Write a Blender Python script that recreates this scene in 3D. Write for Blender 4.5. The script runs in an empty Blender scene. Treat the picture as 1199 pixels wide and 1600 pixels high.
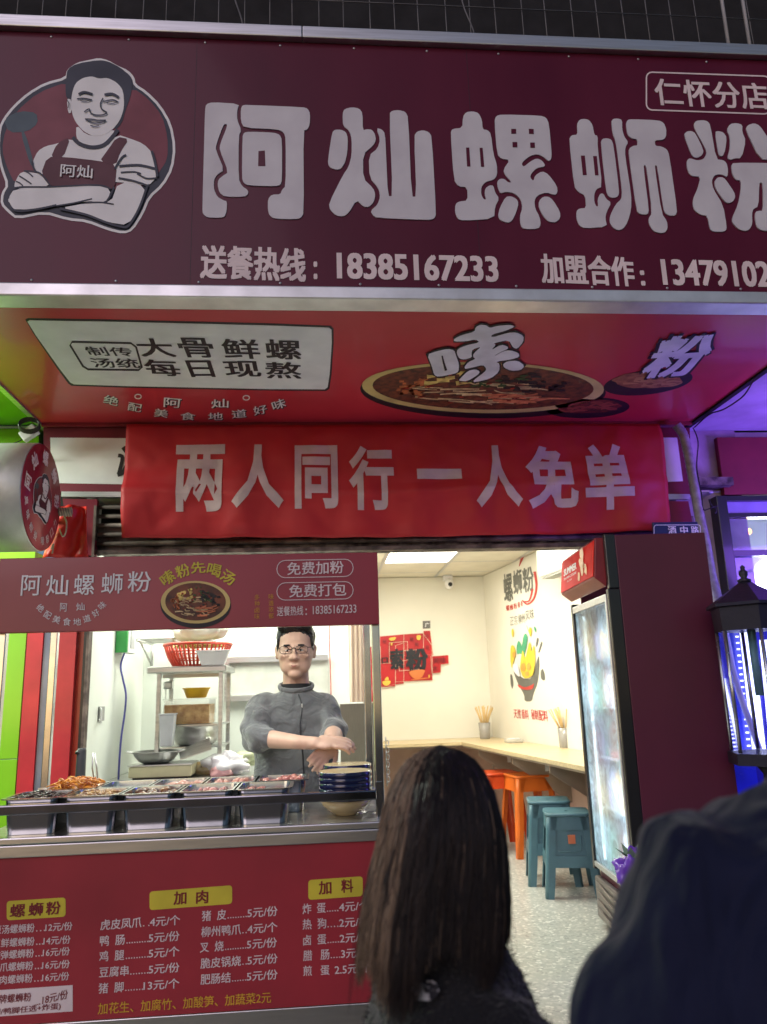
import bpy, bmesh, math, random
from mathutils import Vector, Matrix, noise
from mathutils.geometry import tessellate_polygon
random.seed(7)
SC = bpy.context.scene
COL = SC.collection
# ---------------------------------------------------------------- camera
EYE = Vector((0, 0, 1.2)); FPX = 1200.0
_ya, _pi, _ro = math.radians(4.9), math.radians(13.13), math.radians(1.8)
_f = Vector((math.sin(_ya)*math.cos(_pi), math.cos(_ya)*math.cos(_pi), math.sin(_pi)))
_r = Vector((math.cos(_ya), -math.sin(_ya), 0)); _u = _r.cross(_f)
_R = _r*math.cos(_ro) - _u*math.sin(_ro); _U = _r*math.sin(_ro) + _u*math.cos(_ro)
cd = bpy.data.cameras.new('camera'); cam = bpy.data.objects.new('camera', cd); COL.objects.link(cam)
cam.matrix_world = Matrix(((_R.x, _U.x, -_f.x, EYE.x), (_R.y, _U.y, -_f.y, EYE.y), (_R.z, _U.z, -_f.z, EYE.z), (0, 0, 0, 1)))
cd.sensor_fit = 'VERTICAL'; cd.sensor_height = 24; cd.lens = 24*FPX/1600; cd.clip_start = .02; cd.clip_end = 500
cd.dof.use_dof = True; cd.dof.focus_distance = 3.0; cd.dof.aperture_fstop = 2.6
SC.camera = cam
# ---------------------------------------------------------------- dusk sky, very weak sun, exposure
w = bpy.data.worlds.new('World'); SC.world = w; w.use_nodes = True
nt = w.node_tree; sky = nt.nodes.new('ShaderNodeTexSky'); sky.sky_type = 'NISHITA'; sky.sun_disc = False
sky.sun_elevation = math.radians(9); sky.sun_rotation = math.radians(205); sky.dust_density = .6; sky.ozone_density = 3.0; sky.air_density = 1
nt.links.new(sky.outputs[0], nt.nodes['Background'].inputs[0]); nt.nodes['Background'].inputs[1].default_value = .05
sd = bpy.data.lights.new('dusk_sun', 'SUN'); sd.energy = .5; sd.angle = math.radians(40); sd.color = (.96, .78, .90)
so = bpy.data.objects.new('dusk_sun', sd); COL.objects.link(so)
so.rotation_euler = (math.radians(62), 0, math.radians(-25))
SC.view_settings.view_transform = 'Standard'; SC.view_settings.look = 'None'
SC.view_settings.exposure = .75; SC.view_settings.gamma = 1; SC.view_settings.use_curve_mapping = False

def lamp(name, loc, size, energy, color, rot=(0, 0, 0), sy=None):
    d = bpy.data.lights.new(name, 'AREA'); d.energy = energy; d.color = color
    d.shape = 'RECTANGLE'; d.size = size; d.size_y = sy or size
    o = bpy.data.objects.new(name, d); COL.objects.link(o); o.location = loc; o.rotation_euler = rot
    return o
# ---------------------------------------------------------------- points: a pixel of the photograph onto a real plane
def ray(x, y): return _f + _R*((x-599.5)/FPX) + _U*((800-y)/FPX)
def at(x, y, pl):
    d = ray(x, y); n = pl[1]
    return EYE + d*((pl[0]-EYE).dot(n)/d.dot(n))
def PLY(Y, z=0): return (Vector((0, Y, 0)), Vector((0, -1, 0)))
def PLZ(z, up=1): return (Vector((0, 0, z)), Vector((0, 0, up)))
def atY(x, y, Y): return at(x, y, PLY(Y))
def atZ(x, y, z): return at(x, y, PLZ(z))
# ---------------------------------------------------------------- materials
MATS = {}
def mat(name, col, rough=.5, metal=0, var=.06, scale=6, bump=0, bscale=60, coat=0, trans=0, emis=0, ecol=None, spec=.5, alpha=1, stretch=None, col2=None, fac=(.35, .65), ior=1.45, sheen=0, detail=5, fold=None):
    if name in MATS: return MATS[name]
    m = bpy.data.materials.new(name); m.use_nodes = True; MATS[name] = m
    t = m.node_tree; b = t.nodes['Principled BSDF']; L = t.links.new
    b.inputs['Roughness'].default_value = rough; b.inputs['Metallic'].default_value = metal
    b.inputs['Coat Weight'].default_value = coat; b.inputs['Coat Roughness'].default_value = .08
    b.inputs['Transmission Weight'].default_value = trans; b.inputs['IOR'].default_value = ior
    b.inputs['Specular IOR Level'].default_value = spec; b.inputs['Alpha'].default_value = alpha
    b.inputs['Sheen Weight'].default_value = sheen
    c = (*col, 1); c2 = (*(col2 or [min(1, v*(1-var*4)) for v in col]), 1)
    tc = t.nodes.new('ShaderNodeTexCoord'); mp = t.nodes.new('ShaderNodeMapping'); L(tc.outputs['Object'], mp.inputs[0])
    if stretch: mp.inputs['Scale'].default_value = stretch
    n = t.nodes.new('ShaderNodeTexNoise'); n.inputs['Scale'].default_value = scale; n.inputs['Detail'].default_value = detail
    L(mp.outputs[0], n.inputs['Vector'])
    mr = t.nodes.new('ShaderNodeMapRange'); mr.inputs[1].default_value = fac[0]; mr.inputs[2].default_value = fac[1]
    L(n.outputs[0], mr.inputs[0])
    mx = t.nodes.new('ShaderNodeMix'); mx.data_type = 'RGBA'; mx.inputs[6].default_value = c; mx.inputs[7].default_value = c2
    L(mr.outputs[0], mx.inputs[0]); L(mx.outputs[2], b.inputs['Base Color'])
    r2 = t.nodes.new('ShaderNodeMapRange'); r2.inputs[3].default_value = max(.02, rough*.85); r2.inputs[4].default_value = min(1, rough*1.2+.02)
    L(n.outputs[0], r2.inputs[0]); L(r2.outputs[0], b.inputs['Roughness'])
    if bump:
        n2 = t.nodes.new('ShaderNodeTexNoise'); n2.inputs['Scale'].default_value = bscale; L(mp.outputs[0], n2.inputs['Vector'])
        bp = t.nodes.new('ShaderNodeBump'); bp.inputs['Strength'].default_value = bump; bp.inputs['Distance'].default_value = .01
        L(n2.outputs[0], bp.inputs['Height']); L(bp.outputs[0], b.inputs['Normal'])
    if fold:      # soft cloth folds: strength, scale, stretch
        mp2 = t.nodes.new('ShaderNodeMapping'); L(tc.outputs['Object'], mp2.inputs[0]); mp2.inputs['Scale'].default_value = fold[2]
        n3 = t.nodes.new('ShaderNodeTexNoise'); n3.inputs['Scale'].default_value = fold[1]; n3.inputs['Distortion'].default_value = .8; n3.inputs['Detail'].default_value = 2
        L(mp2.outputs[0], n3.inputs['Vector']); b3 = t.nodes.new('ShaderNodeBump'); b3.inputs['Strength'].default_value = fold[0]; b3.inputs['Distance'].default_value = .05
        L(n3.outputs[0], b3.inputs['Height'])
        if bump: L(b3.outputs[0], bp.inputs['Normal'])
        else: L(b3.outputs[0], b.inputs['Normal'])
    if emis:
        b.inputs['Emission Color'].default_value = (*(ecol or col), 1); b.inputs['Emission Strength'].default_value = emis
    return m
# ---------------------------------------------------------------- mesh builder (world coordinates)
class MB:
    def __init__(s): s.v = []; s.f = []; s.sm = []
    def add(s, vs, fs, smooth=False):
        k = len(s.v); s.v += [Vector(v) for v in vs]
        for f in fs: s.f.append(tuple(i+k for i in f)); s.sm.append(smooth)
        return s
    def box(s, x0, x1, y0, y1, z0, z1):
        return s.hexa([(x0, y0, z0), (x1, y0, z0), (x1, y1, z0), (x0, y1, z0)], [(x0, y0, z1), (x1, y0, z1), (x1, y1, z1), (x0, y1, z1)])
    def hexa(s, a, b): return s.add(list(a)+list(b), [(3, 2, 1, 0), (4, 5, 6, 7), (0, 1, 5, 4), (1, 2, 6, 5), (2, 3, 7, 6), (3, 0, 4, 7)])
    def slab(s, quad, n, t):        # quad of 4 world points on a plane, thickness t behind it (against n)
        q = [Vector(p) for p in quad]; return s.hexa([p - n*t for p in q], q)
    def obox(s, c, ax, h):
        c = Vector(c); X, Y, Z = [Vector(a) for a in ax]
        P = lambda i, j, k: c + X*h[0]*i + Y*h[1]*j + Z*h[2]*k
        return s.hexa([P(-1, -1, -1), P(1, -1, -1), P(1, 1, -1), P(-1, 1, -1)], [P(-1, -1, 1), P(1, -1, 1), P(1, 1, 1), P(-1, 1, 1)])
    def tube(s, pts, r, n=10, cap=True, smooth=True, closed=False):
        pts = [Vector(p) for p in pts]; rs = r if isinstance(r, (list, tuple)) else [r]*len(pts)
        k = len(s.v); N = len(pts); prev = None
        for i, p in enumerate(pts):
            if closed: t = (pts[(i+1) % N]-pts[i-1])
            else: t = (pts[min(i+1, N-1)]-pts[max(i-1, 0)])
            t = t.normalized() if t.length > 1e-9 else Vector((0, 0, 1))
            if prev is None:
                a = Vector((0, 0, 1)) if abs(t.z) < .9 else Vector((1, 0, 0)); x = t.cross(a).normalized()
            else: x = (prev - t*prev.dot(t)).normalized()
            prev = x; y = t.cross(x)
            rr = rs[i]; ra, rb = rr if isinstance(rr, (tuple, list)) else (rr, rr)
            for j in range(n):
                a = 2*math.pi*j/n; s.v.append(p + x*math.cos(a)*ra + y*math.sin(a)*rb)
        for i in range(N if closed else N-1):
            for j in range(n):
                a = k+i*n+j; b = k+i*n+(j+1) % n; c = k+((i+1) % N)*n+(j+1) % n; d = k+((i+1) % N)*n+j
                s.f.append((a, b, c, d)); s.sm.append(smooth)
        if cap and not closed:
            s.f.append(tuple(k+j for j in range(n))[::-1]); s.sm.append(False)
            s.f.append(tuple(k+(N-1)*n+j for j in range(n))); s.sm.append(False)
        return s
    def lathe(s, c, prof, n=24, ax=None, smooth=True, sx=1, sy=1):   # prof: (r, h) list
        c = Vector(c); ax = ax or ((1, 0, 0), (0, 1, 0), (0, 0, 1)); X, Y, Z = [Vector(a) for a in ax]
        k = len(s.v)
        for r, h in prof:
            for j in range(n):
                a = 2*math.pi*j/n; s.v.append(c + X*math.cos(a)*r*sx + Y*math.sin(a)*r*sy + Z*h)
        for i in range(len(prof)-1):
            for j in range(n):
                s.f.append((k+i*n+j, k+i*n+(j+1) % n, k+(i+1)*n+(j+1) % n, k+(i+1)*n+j)); s.sm.append(smooth)
        if prof[0][0] > 1e-5: s.f.append(tuple(k+j for j in range(n))[::-1]); s.sm.append(False)
        if prof[-1][0] > 1e-5: s.f.append(tuple(k+(len(prof)-1)*n+j for j in range(n))); s.sm.append(False)
        return s
    def ell(s, c, r, n=16, m=10, ax=None):
        c = Vector(c); ax = ax or ((1, 0, 0), (0, 1, 0), (0, 0, 1)); X, Y, Z = [Vector(a) for a in ax]
        r = r if isinstance(r, (tuple, list)) else (r, r, r); k = len(s.v)
        for i in range(m+1):
            t = math.pi*i/m
            for j in range(n):
                a = 2*math.pi*j/n
                s.v.append(c + X*math.sin(t)*math.cos(a)*r[0] + Y*math.sin(t)*math.sin(a)*r[1] - Z*math.cos(t)*r[2])
        for i in range(m):
            for j in range(n):
                s.f.append((k+i*n+j, k+i*n+(j+1) % n, k+(i+1)*n+(j+1) % n, k+(i+1)*n+j)); s.sm.append(True)
        return s
    def prism(s, pts, n, h):        # flat polygon (world points) raised by h along n, closed sides
        pts = [Vector(p) for p in pts]; N = len(pts); k = len(s.v)
        tr = tessellate_polygon([pts]); s.v += [p + n*h for p in pts] + pts
        nn = Vector((0, 0, 0))
        for i in range(N): nn += pts[i].cross(pts[(i+1) % N])
        flip = nn.dot(n) < 0
        for t in tr:
            a, b, c = t; q = (pts[b]-pts[a]).cross(pts[c]-pts[a])
            s.f.append((k+a, k+b, k+c) if q.dot(n) > 0 else (k+a, k+c, k+b)); s.sm.append(False)
        for i in range(N):
            j = (i+1) % N; q = (k+N+i, k+N+j, k+j, k+i); s.f.append(q[::-1] if flip else q); s.sm.append(False)
        return s
def root_of(o):
    while o.parent: o = o.parent
    return o
def obj(name, mb, m, parent=None, bevel=0, loc=None, seg=2):
    me = bpy.data.meshes.new(name)
    base = Vector(root_of(parent).location) if parent else Vector(loc if loc is not None else (0, 0, 0))
    me.from_pydata([v-base for v in mb.v], [], mb.f); me.validate(); me.polygons.foreach_set('use_smooth', mb.sm[:len(me.polygons)] if len(mb.sm) >= len(me.polygons) else [False]*len(me.polygons))
    me.update(); o = bpy.data.objects.new(name, me); COL.objects.link(o)
    if m: me.materials.append(m)
    if parent: o.parent = parent
    else: o.location = base
    if bevel:
        md = o.modifiers.new('bevel', 'BEVEL'); md.width = bevel; md.segments = seg; md.limit_method = 'ANGLE'; md.harden_normals = False
    return o
def tag(o, label=None, cat=None, group=None, kind=None):
    if label: o['label'] = label
    if cat: o['category'] = cat
    if group: o['group'] = group
    if kind: o['kind'] = kind
    return o
def thing(name, label, cat, loc, group=None):
    o = bpy.data.objects.new(name, None); COL.objects.link(o); o.location = loc; o.empty_display_size = .1
    return tag(o, label, cat, group)
def struct(name, mb, m, **k): return tag(obj(name, mb, m, **k), kind='structure')
def stuff(o): o['kind'] = 'stuff'; return o
def copy_tree(o, parent=None):
    c = o.copy(); COL.objects.link(c); c.parent = parent
    for ch in list(o.children): copy_tree(ch, c)
    return c
# ---------------------------------------------------------------- flat print: outlines, ribbons and lettering laid on a plane
def Z(ox, oy, s, pts): return [(ox+x/s, oy+y/s) for x, y in pts]
def chaikin(p, k=2):
    for _ in range(k):
        q = []
        for i in range(len(p)):
            a, b = p[i], p[(i+1) % len(p)]
            q += [(a[0]*.78+b[0]*.22, a[1]*.78+b[1]*.22), (a[0]*.22+b[0]*.78, a[1]*.22+b[1]*.78)]
        p = q
    return p
def flat(name, m, pl, polys, parent, h=.002, lift=0, sm=2, step=.0003):
    mb = MB()
    for i, p in enumerate(polys):
        if sm: p = chaikin(p, sm)
        mb.prism([at(x, y, pl) + pl[1]*lift for x, y in p], pl[1], h+i*step)
    return obj(name, mb, m, parent)
def smooth_line(pts, k=6):
    if len(pts) < 3: return pts
    out = []
    P = [pts[0]]+list(pts)+[pts[-1]]
    for i in range(1, len(P)-2):
        for j in range(k):
            t = j/k; a, b, c, d = P[i-1], P[i], P[i+1], P[i+2]
            out.append(tuple(.5*((2*b[q])+(-a[q]+c[q])*t+(2*a[q]-5*b[q]+4*c[q]-d[q])*t*t+(-a[q]+3*b[q]-3*c[q]+d[q])*t**3) for q in range(len(b))))
    out.append(tuple(pts[-1])); return out
def ribbons(name, m, pl, lines, parent, lift=.002, step=.0002, closed=False, curve=True, h=.0006):
    mb = MB()
    for i, (pts, wd) in enumerate(lines):
        if closed: pts = list(pts)+[pts[0]]
        if curve: pts = smooth_line(pts, 5)
        L = []; Rr = []
        for j, p in enumerate(pts):
            if closed and j in (0, len(pts)-1): a, b = pts[-2], pts[1]
            else: a, b = pts[max(0, j-1)], pts[min(len(pts)-1, j+1)]
            dx, dy = b[0]-a[0], b[1]-a[1]; l = math.hypot(dx, dy) or 1
            t = j/(len(pts)-1) if len(pts) > 1 else 0
            ww = wd if closed or not isinstance(wd, tuple) else wd[0]*(1-t)+wd[1]*t
            L.append((p[0]-dy/l*ww/2, p[1]+dx/l*ww/2)); Rr.append((p[0]+dy/l*ww/2, p[1]-dx/l*ww/2))
        hh = lift+i*step; k = len(mb.v)
        for a, b in zip(L, Rr): mb.v += [at(*a, pl)+pl[1]*hh, at(*b, pl)+pl[1]*hh]
        for j in range(len(L)-1): mb.f.append((k+2*j, k+2*j+1, k+2*j+3, k+2*j+2)); mb.sm.append(False)
    return obj(name, mb, m, parent)
def txt_mesh(s, bold=.02, res=3):
    cu = bpy.data.curves.new('t', 'FONT'); cu.body = s; cu.size = 1; cu.offset = bold; cu.resolution_u = res; cu.fill_mode = 'FRONT'
    o = bpy.data.objects.new('t', cu); COL.objects.link(o)
    dg = bpy.context.evaluated_depsgraph_get(); me = bpy.data.meshes.new_from_object(o.evaluated_get(dg))
    v = [tuple(q.co) for q in me.vertices]; f = [tuple(p.vertices) for p in me.polygons]
    bpy.data.objects.remove(o); bpy.data.meshes.remove(me); bpy.data.curves.remove(cu)
    return v, f
def put(mb, s, A, B, D, n, lift, bold=.02, res=3):     # A top left, B top right, D bottom left (world)
    v, f = txt_mesh(s, -bold if bold < -.01 else 0, res)
    if not v: return
    if bold > .005:       # heavier weight: the glyph laid down again, shifted by a hair, each layer a little higher
        w0 = (max(p[0] for p in v)-min(p[0] for p in v)) or 1; v1 = []; f1 = []
        for q, (sx, sy) in enumerate(((-1, -.6), (1, -.6), (-1, .6), (1, .6), (0, 0))):
            k1 = len(v1); v1 += [(x+sx*bold, y+sy*bold, q) for x, y, z_ in v]; f1 += [tuple(i+k1 for i in t) for t in f]
        v, f = v1, f1
    x0 = min(p[0] for p in v); x1 = max(p[0] for p in v); y0 = min(p[1] for p in v); y1 = max(p[1] for p in v)
    k = len(mb.v)
    for p in v: mb.v.append(A + (B-A)*((p[0]-x0)/max(1e-6, x1-x0)) + (D-A)*((y1-p[1])/max(1e-6, y1-y0)) + n*(lift+p[2]*.00012))
    for q in f: mb.f.append(tuple(i+k for i in q)); mb.sm.append(False)
def vdrop(x, y, h, mode='v'):
    if mode == 'v': return (x + h*(x-438)/(y+4342), y+h)
    return (x + h*(503-x)/(1083-y), y+h)
def text(name, m, pl, items, parent, lift=.002, bold=.02, mode='v', res=3):
    # items: (string, xl, yl, xr, yr, h[, kx]) in pixels: top left, top right, height
    o = None
    for i, it in enumerate(items):
        mb = MB(); s, xl, yl, xr, yr, h = it[:6]
        put(mb, s, at(xl, yl, pl), at(xr, yr, pl), at(*vdrop(xl, yl, h, mode), pl), pl[1], lift, bold, res)
        o = obj(name, mb, m, parent)
    return o
def text_rot(name, m, pl, items, parent, lift=.002, bold=.02, res=2):
    # items: (char, cx, cy, w, h, angle deg) ink box centred in pixels
    for s, cx, cy, ww, hh, a in items:
        mb = MB(); a = math.radians(a); c, q = math.cos(a), math.sin(a)
        f = lambda x, y: at(cx+x*c-y*q, cy+x*q+y*c, pl)
        put(mb, s, f(-ww/2, -hh/2), f(ww/2, -hh/2), f(-ww/2, hh/2), pl[1], lift, bold, res); o = obj(name, mb, m, parent)
    return o
def ellipse(cx, cy, rx, ry, a=0, n=36):
    a = math.radians(a)
    return [(cx+rx*math.cos(t)*math.cos(a)-ry*math.sin(t)*math.sin(a), cy+rx*math.cos(t)*math.sin(a)+ry*math.sin(t)*math.cos(a)) for t in [2*math.pi*i/n for i in range(n)]]
def rrect(x0, y0, x1, y1, r, s=0, n=4):      # rounded rectangle in pixels, slope s
    p = []
    for cx, cy, a0 in ((x1-r, y0+r, -90), (x1-r, y1-r, 0), (x0+r, y1-r, 90), (x0+r, y0+r, 180)):
        for i in range(n+1):
            a = math.radians(a0+90*i/n); x, y = cx+r*math.cos(a), cy+r*math.sin(a); p.append((x, y+(x-x0)*s))
    return p
# ---------------------------------------------------------------- organic surfaces: primitives joined and remeshed into one skin
def organic(name, mb, m, parent=None, voxel=.01, smooth=6, disp=None, loc=None):
    o = obj(name, mb, m, parent, loc=loc)
    r = o.modifiers.new('r', 'REMESH'); r.mode = 'VOXEL'; r.voxel_size = voxel; r.use_smooth_shade = True
    if smooth:
        q = o.modifiers.new('s', 'SMOOTH'); q.iterations = smooth; q.factor = .5
    dg = bpy.context.evaluated_depsgraph_get(); me = bpy.data.meshes.new_from_object(o.evaluated_get(dg))
    o.modifiers.clear(); old = o.data; o.data = me; bpy.data.meshes.remove(old)
    if not me.materials: me.materials.append(m)
    if disp:
        ns = [v.normal.copy() for v in me.vertices]; base = Vector(root_of(o).location)
        for v, nn in zip(me.vertices, ns): v.co += nn*disp(v.co+base)
    me.polygons.foreach_set('use_smooth', [True]*len(me.polygons)); me.update()
    return o
def limb(mb, pts, n=14):      # pts: (point, radius)
    p = [Vector(a) for a, b in pts]; mb.tube(p, [b for a, b in pts], n)
    for a, b in pts:
        rr = b if not isinstance(b, (tuple, list)) else min(b)
        mb.ell(a, rr*.98, 12, 8)
# ================================================================ colours
M_red = mat('sign_red_vinyl', (.075, .002, .018), .40, coat=.08, spec=.3, col2=(.12, .009, .032), scale=1.6, bump=.025, bscale=3, stretch=(1.2, 1, .45), fac=(.3, .75))
M_sw = mat('sign_white_vinyl', (.66, .64, .68), .45, col2=(.55, .52, .57), scale=5, fac=(.35, .7))
M_maroon = mat('dark_red_print', (.22, .014, .035), .4, var=.05)
M_soffit = mat('soffit_red_vinyl', (.62, .036, .055), .36, var=.05, scale=1.2, coat=.3, bump=.03, bscale=4)
M_white = mat('white_vinyl', (.84, .83, .84), .45, var=.03)
M_black = mat('black_ink', (.015, .012, .018), .5)
M_navy = mat('navy_ink', (.03, .035, .06), .5)
M_alu = mat('brushed_aluminium', (.62, .62, .63), .38, metal=.85, var=.05, scale=20, stretch=(.2, 4, 4))
M_steel = mat('stainless_steel', (.60, .60, .61), .18, metal=1, var=.04, scale=9, bump=.06, bscale=5)
M_steel2 = mat('stainless_brushed', (.62, .62, .61), .30, metal=1, var=.05, scale=14, bump=.03, bscale=20, stretch=(.3, 3, 3))
M_yel = mat('yellow_print', (.72, .60, .05), .5)
M_pink = mat('pale_pink_print', (.84, .70, .71), .5, var=.04)
M_gold = mat('orange_print', (.70, .33, .04), .5)
M_wall = mat('cream_wall_paint', (.78, .75, .66), .7, var=.015, scale=2, bump=.04, bscale=120)
M_kwall = mat('white_kitchen_panel', (.72, .76, .70), .45, var=.02, scale=2)
M_dark = mat('dark_building_render', (.014, .013, .015), .85, bump=.3, bscale=30)
M_conc = mat('grimy_concrete', (.22, .18, .15), .85, col2=(.045, .035, .03), scale=12, bump=.3, bscale=60, fac=(.4, .6))
M_wood = mat('birch_board', (.66, .52, .30), .45, var=.06, scale=5, stretch=(1, 14, 14), coat=.2)
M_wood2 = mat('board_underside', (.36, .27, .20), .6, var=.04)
M_blackp = mat('black_plastic', (.012, .012, .014), .3, coat=.3)
# ================================================================ ground, room, building
g = MB().box(-40, 40, -40, 4.28, -.42, -.38)
struct('street', g, mat('asphalt', (.05, .05, .052), .8, bump=.4, bscale=90, scale=30, col2=(.03, .03, .032)))
def terrazzo():
    m = mat('terrazzo', (.50, .50, .44), .32, coat=.2); t = m.node_tree; L = t.links.new; b = t.nodes['Principled BSDF']
    tc = t.nodes.new('ShaderNodeTexCoord'); v = t.nodes.new('ShaderNodeTexVoronoi'); v.inputs['Scale'].default_value = 75
    L(tc.outputs['Object'], v.inputs['Vector'])
    hs = t.nodes.new('ShaderNodeSeparateColor'); L(v.outputs['Color'], hs.inputs[0])
    cr = t.nodes.new('ShaderNodeValToRGB'); e = cr.color_ramp.elements
    cr.color_ramp.interpolation = 'CONSTANT'
    e[0].color = (.40, .41, .37, 1); e[1].position = .5; e[1].color = (.46, .46, .41, 1)
    for p, c in ((.68, (.52, .51, .46, 1)), (.84, (.32, .33, .30, 1)), (.92, (.68, .67, .60, 1))):
        q = cr.color_ramp.elements.new(p); q.color = c
    L(hs.outputs[0], cr.inputs[0]); L(cr.outputs[0], b.inputs['Base Color']); return m
M_terr = terrazzo()
struct('shop_floor', MB().box(-1.5, 2.6, 1.95, 8.2, -.1, 0), M_terr, bevel=.006)
struct('step', MB().box(-1.6, 2.7, 1.6, 1.946, -.38, -.2).box(-1.6, 2.7, 1.95, 4.2, -.38, -.104), mat('step_stone', (.30, .30, .28), .6, bump=.2), bevel=.008)
WR = [(1.64, 7.6), (2.02, 4.5)]       # right interior wall line (slightly out of square)
CZ = 2.30
b = MB().box(.28, 1.75, 7.6, 7.75, 0, CZ)
struct('wall_back', b, M_wall)
dx = (WR[1][0]-WR[0][0]); dy = (WR[1][1]-WR[0][1]); wn = Vector((dy, -dx, 0)).normalized()
if wn.x > 0: wn = -wn
PLR = (Vector((WR[0][0], WR[0][1], 0)), wn)
b = MB(); a0 = Vector((WR[0][0], 7.598, 0)); a1 = Vector((WR[1][0], WR[1][1], 0))
b.hexa([a0, a1, a1+Vector((.12, 0, 0)), a0+Vector((.12, 0, 0))], [p+Vector((0, 0, CZ)) for p in (a0, a1, a1+Vector((.12, 0, 0)), a0+Vector((.12, 0, 0)))])
struct('wall_right', b, M_wall)
struct('kitchen_wall_back', MB().box(-1.36, .30, 5.7, 5.8, 0, CZ), M_kwall)
struct('kitchen_wall_left', MB().box(-1.36, -1.262, 4.36, 5.699, 0, CZ), M_kwall)
struct('kitchen_partition', MB().box(.24, .299, 5.801, 7.6, 0, CZ), M_wall)
# suspended ceiling: tiles one by one in a metal grid
ce = thing('suspended_ceiling', 'cream suspended ceiling of square tiles over the shop interior', 'ceiling', (.4, 6, CZ))
tb = MB().box(0, .6-.012, 0, .6-.012, 0, .012)
M_tile = mat('ceiling_tile', (.74, .70, .60), .6, var=.02, bump=.05, bscale=200)
first = None; LIGHTS = []
for i in range(6):
    for j in range(6):
        x = -1.25+i*.6; y = 4.3+j*.6
        if y > 7.3: continue
        if (i, j) in ((3, 3), (1, 1), (4, 1), (3, 1), (1, 0), (0, 1)) : LIGHTS.append((x, y)); continue
        if first is None: first = obj('tile', MB().add([v for v in tb.v], tb.f), M_tile, None, bevel=.002); first.parent = ce; o = first
        else: o = first.copy(); COL.objects.link(o)
        o.location = Vector((x+.006, y+.006, CZ+.006))-ce.location
gr = MB()
for i in range(7): gr.box(-1.25+i*.6-.012, -1.25+i*.6+.012, 4.3, 7.7, CZ-.001, CZ+.004)
for j in range(7): gr.box(-1.3, 2.4, 4.3+j*.6-.012, 4.3+j*.6+.012, CZ+.0045, CZ+.0055)
obj('grid_rail', gr, M_alu, ce)
struct('ceiling_void', MB().box(-1.4, 2.5, 4.3, 7.75, CZ+.05, CZ+.1), M_conc)
M_led = mat('led_panel', (1, .97, .9), .5, emis=2.6, ecol=(1, .95, .82))
NEARL = iter(['left rear', 'middle rear', 'right rear', 'left front', 'middle front', 'right front'])
for i, (x, y) in enumerate(LIGHTS):
    lb = ('flush square ceiling light seen through the doorway, above the red wall posters' if (y > 5.5) else '%s flush square ceiling light over the serving area, hidden above the stall header' % next(NEARL))
    t = thing('ceiling_light', lb, 'ceiling light', (x+.3, y+.3, CZ), 'flush square ceiling lights')
    obj('light_panel', MB().box(x+.02, x+.58, y+.02, y+.58, CZ+.003, CZ+.012), M_led, t)
    obj('light_frame', MB().box(x+.004, x+.019, y+.004, y+.596, CZ-.003, CZ+.012).box(x+.581, x+.596, y+.004, y+.596, CZ-.003, CZ+.012).box(x+.02, x+.58, y+.004, y+.019, CZ-.003, CZ+.012).box(x+.02, x+.58, y+.581, y+.596, CZ-.003, CZ+.012), M_alu, t)
    lamp('ceiling_lamp', (x+.3, y+.3, CZ-.01), .5, 12 if y > 5.5 else 10, (1, .96, .82) if y > 5.5 else (.96, 1, .88))
# building front
fb = thing('shop_building', 'dark building front above and around the noodle shop doorway', 'building', (0, 4.5, 0))
obj('upper_wall', MB().box(-6, 7, 4.75, 5.0, 2.9, 9), M_dark, fb)
obj('lintel', MB().box(-1.235, 2.22, 4.30, 4.50, 2.002, 2.16), M_conc, fb)
obj('fascia_wall', MB().box(-1.62, 2.25, 4.46, 4.7, 2.165, 2.9), M_dark, fb)
obj('right_pier', MB().box(2.03, 2.62, 4.42, 4.62, 0, 2.86), mat('stained_pink_render', (.52, .44, .50), .75, col2=(.38, .30, .36), scale=7, bump=.15), fb)
obj('left_pier', MB().box(-1.50, -1.30, 4.46, 4.62, 0, 2.16), M_maroon, fb)
obj('frame_edge', MB().box(-1.262, -1.246, 4.26, 4.36, 0, 2.0), M_blackp, fb)
# old fascia sign behind the banner
of = thing('old_fascia_sign', 'older maroon fascia sign with white panels, mostly covered by the red banner', 'sign', (.3, 4.3, 2.16))
p44 = PLY(4.25)
obj('board', MB().slab([at(68, 668, p44), at(1078, 668, p44), at(1082, 772, p44), at(70, 768, p44)], p44[1], .05), mat('old_maroon_sheet', (.20, .014, .035), .5, bump=.08, bscale=12), of)
flat('white_panel', M_white, p44, [[(79, 684), (205, 685), (206, 757), (81, 755)]], of, lift=.001, sm=0)
flat('white_panel', M_white, p44, [[(1034, 684), (1058, 684), (1067, 752), (1041, 753)]], of, lift=.001, sm=0)
ribbons('lettering', M_black, p44, [([(193, 699), (201, 708), (206, 700)], 7), ([(185, 712), (192, 716), (186, 742)], 6), ([(184, 742), (193, 738), (204, 718)], 7)], of, lift=.005)
text('lettering', M_black, p44, [('汤', 200, 694, 252, 694, 52)], of, lift=.0045, bold=.03)
obj('bottom_rail', MB().slab([at(96, 768, PLY(4.235)), at(1078, 772, PLY(4.235)), at(1078, 780, PLY(4.235)), at(96, 776, PLY(4.235))], p44[1], .03), M_alu, of)
obj('lower_board', MB().slab([at(98, 779, p44), at(1076, 783, p44), at(1088, 838, p44), at(1052, 838, p44), at(1048, 800, p44), at(150, 795, p44), at(147, 870, p44), at(118, 870, p44)][:0] or [at(1040, 783, p44), at(1076, 783, p44), at(1086, 836, p44), at(1044, 836, p44)], p44[1], .04), M_maroon, of)
obj('side_board', MB().slab([at(98, 779, p44), at(152, 780, p44), at(148, 868, p44), at(112, 868, p44)], p44[1], .04), M_maroon, of)
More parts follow.
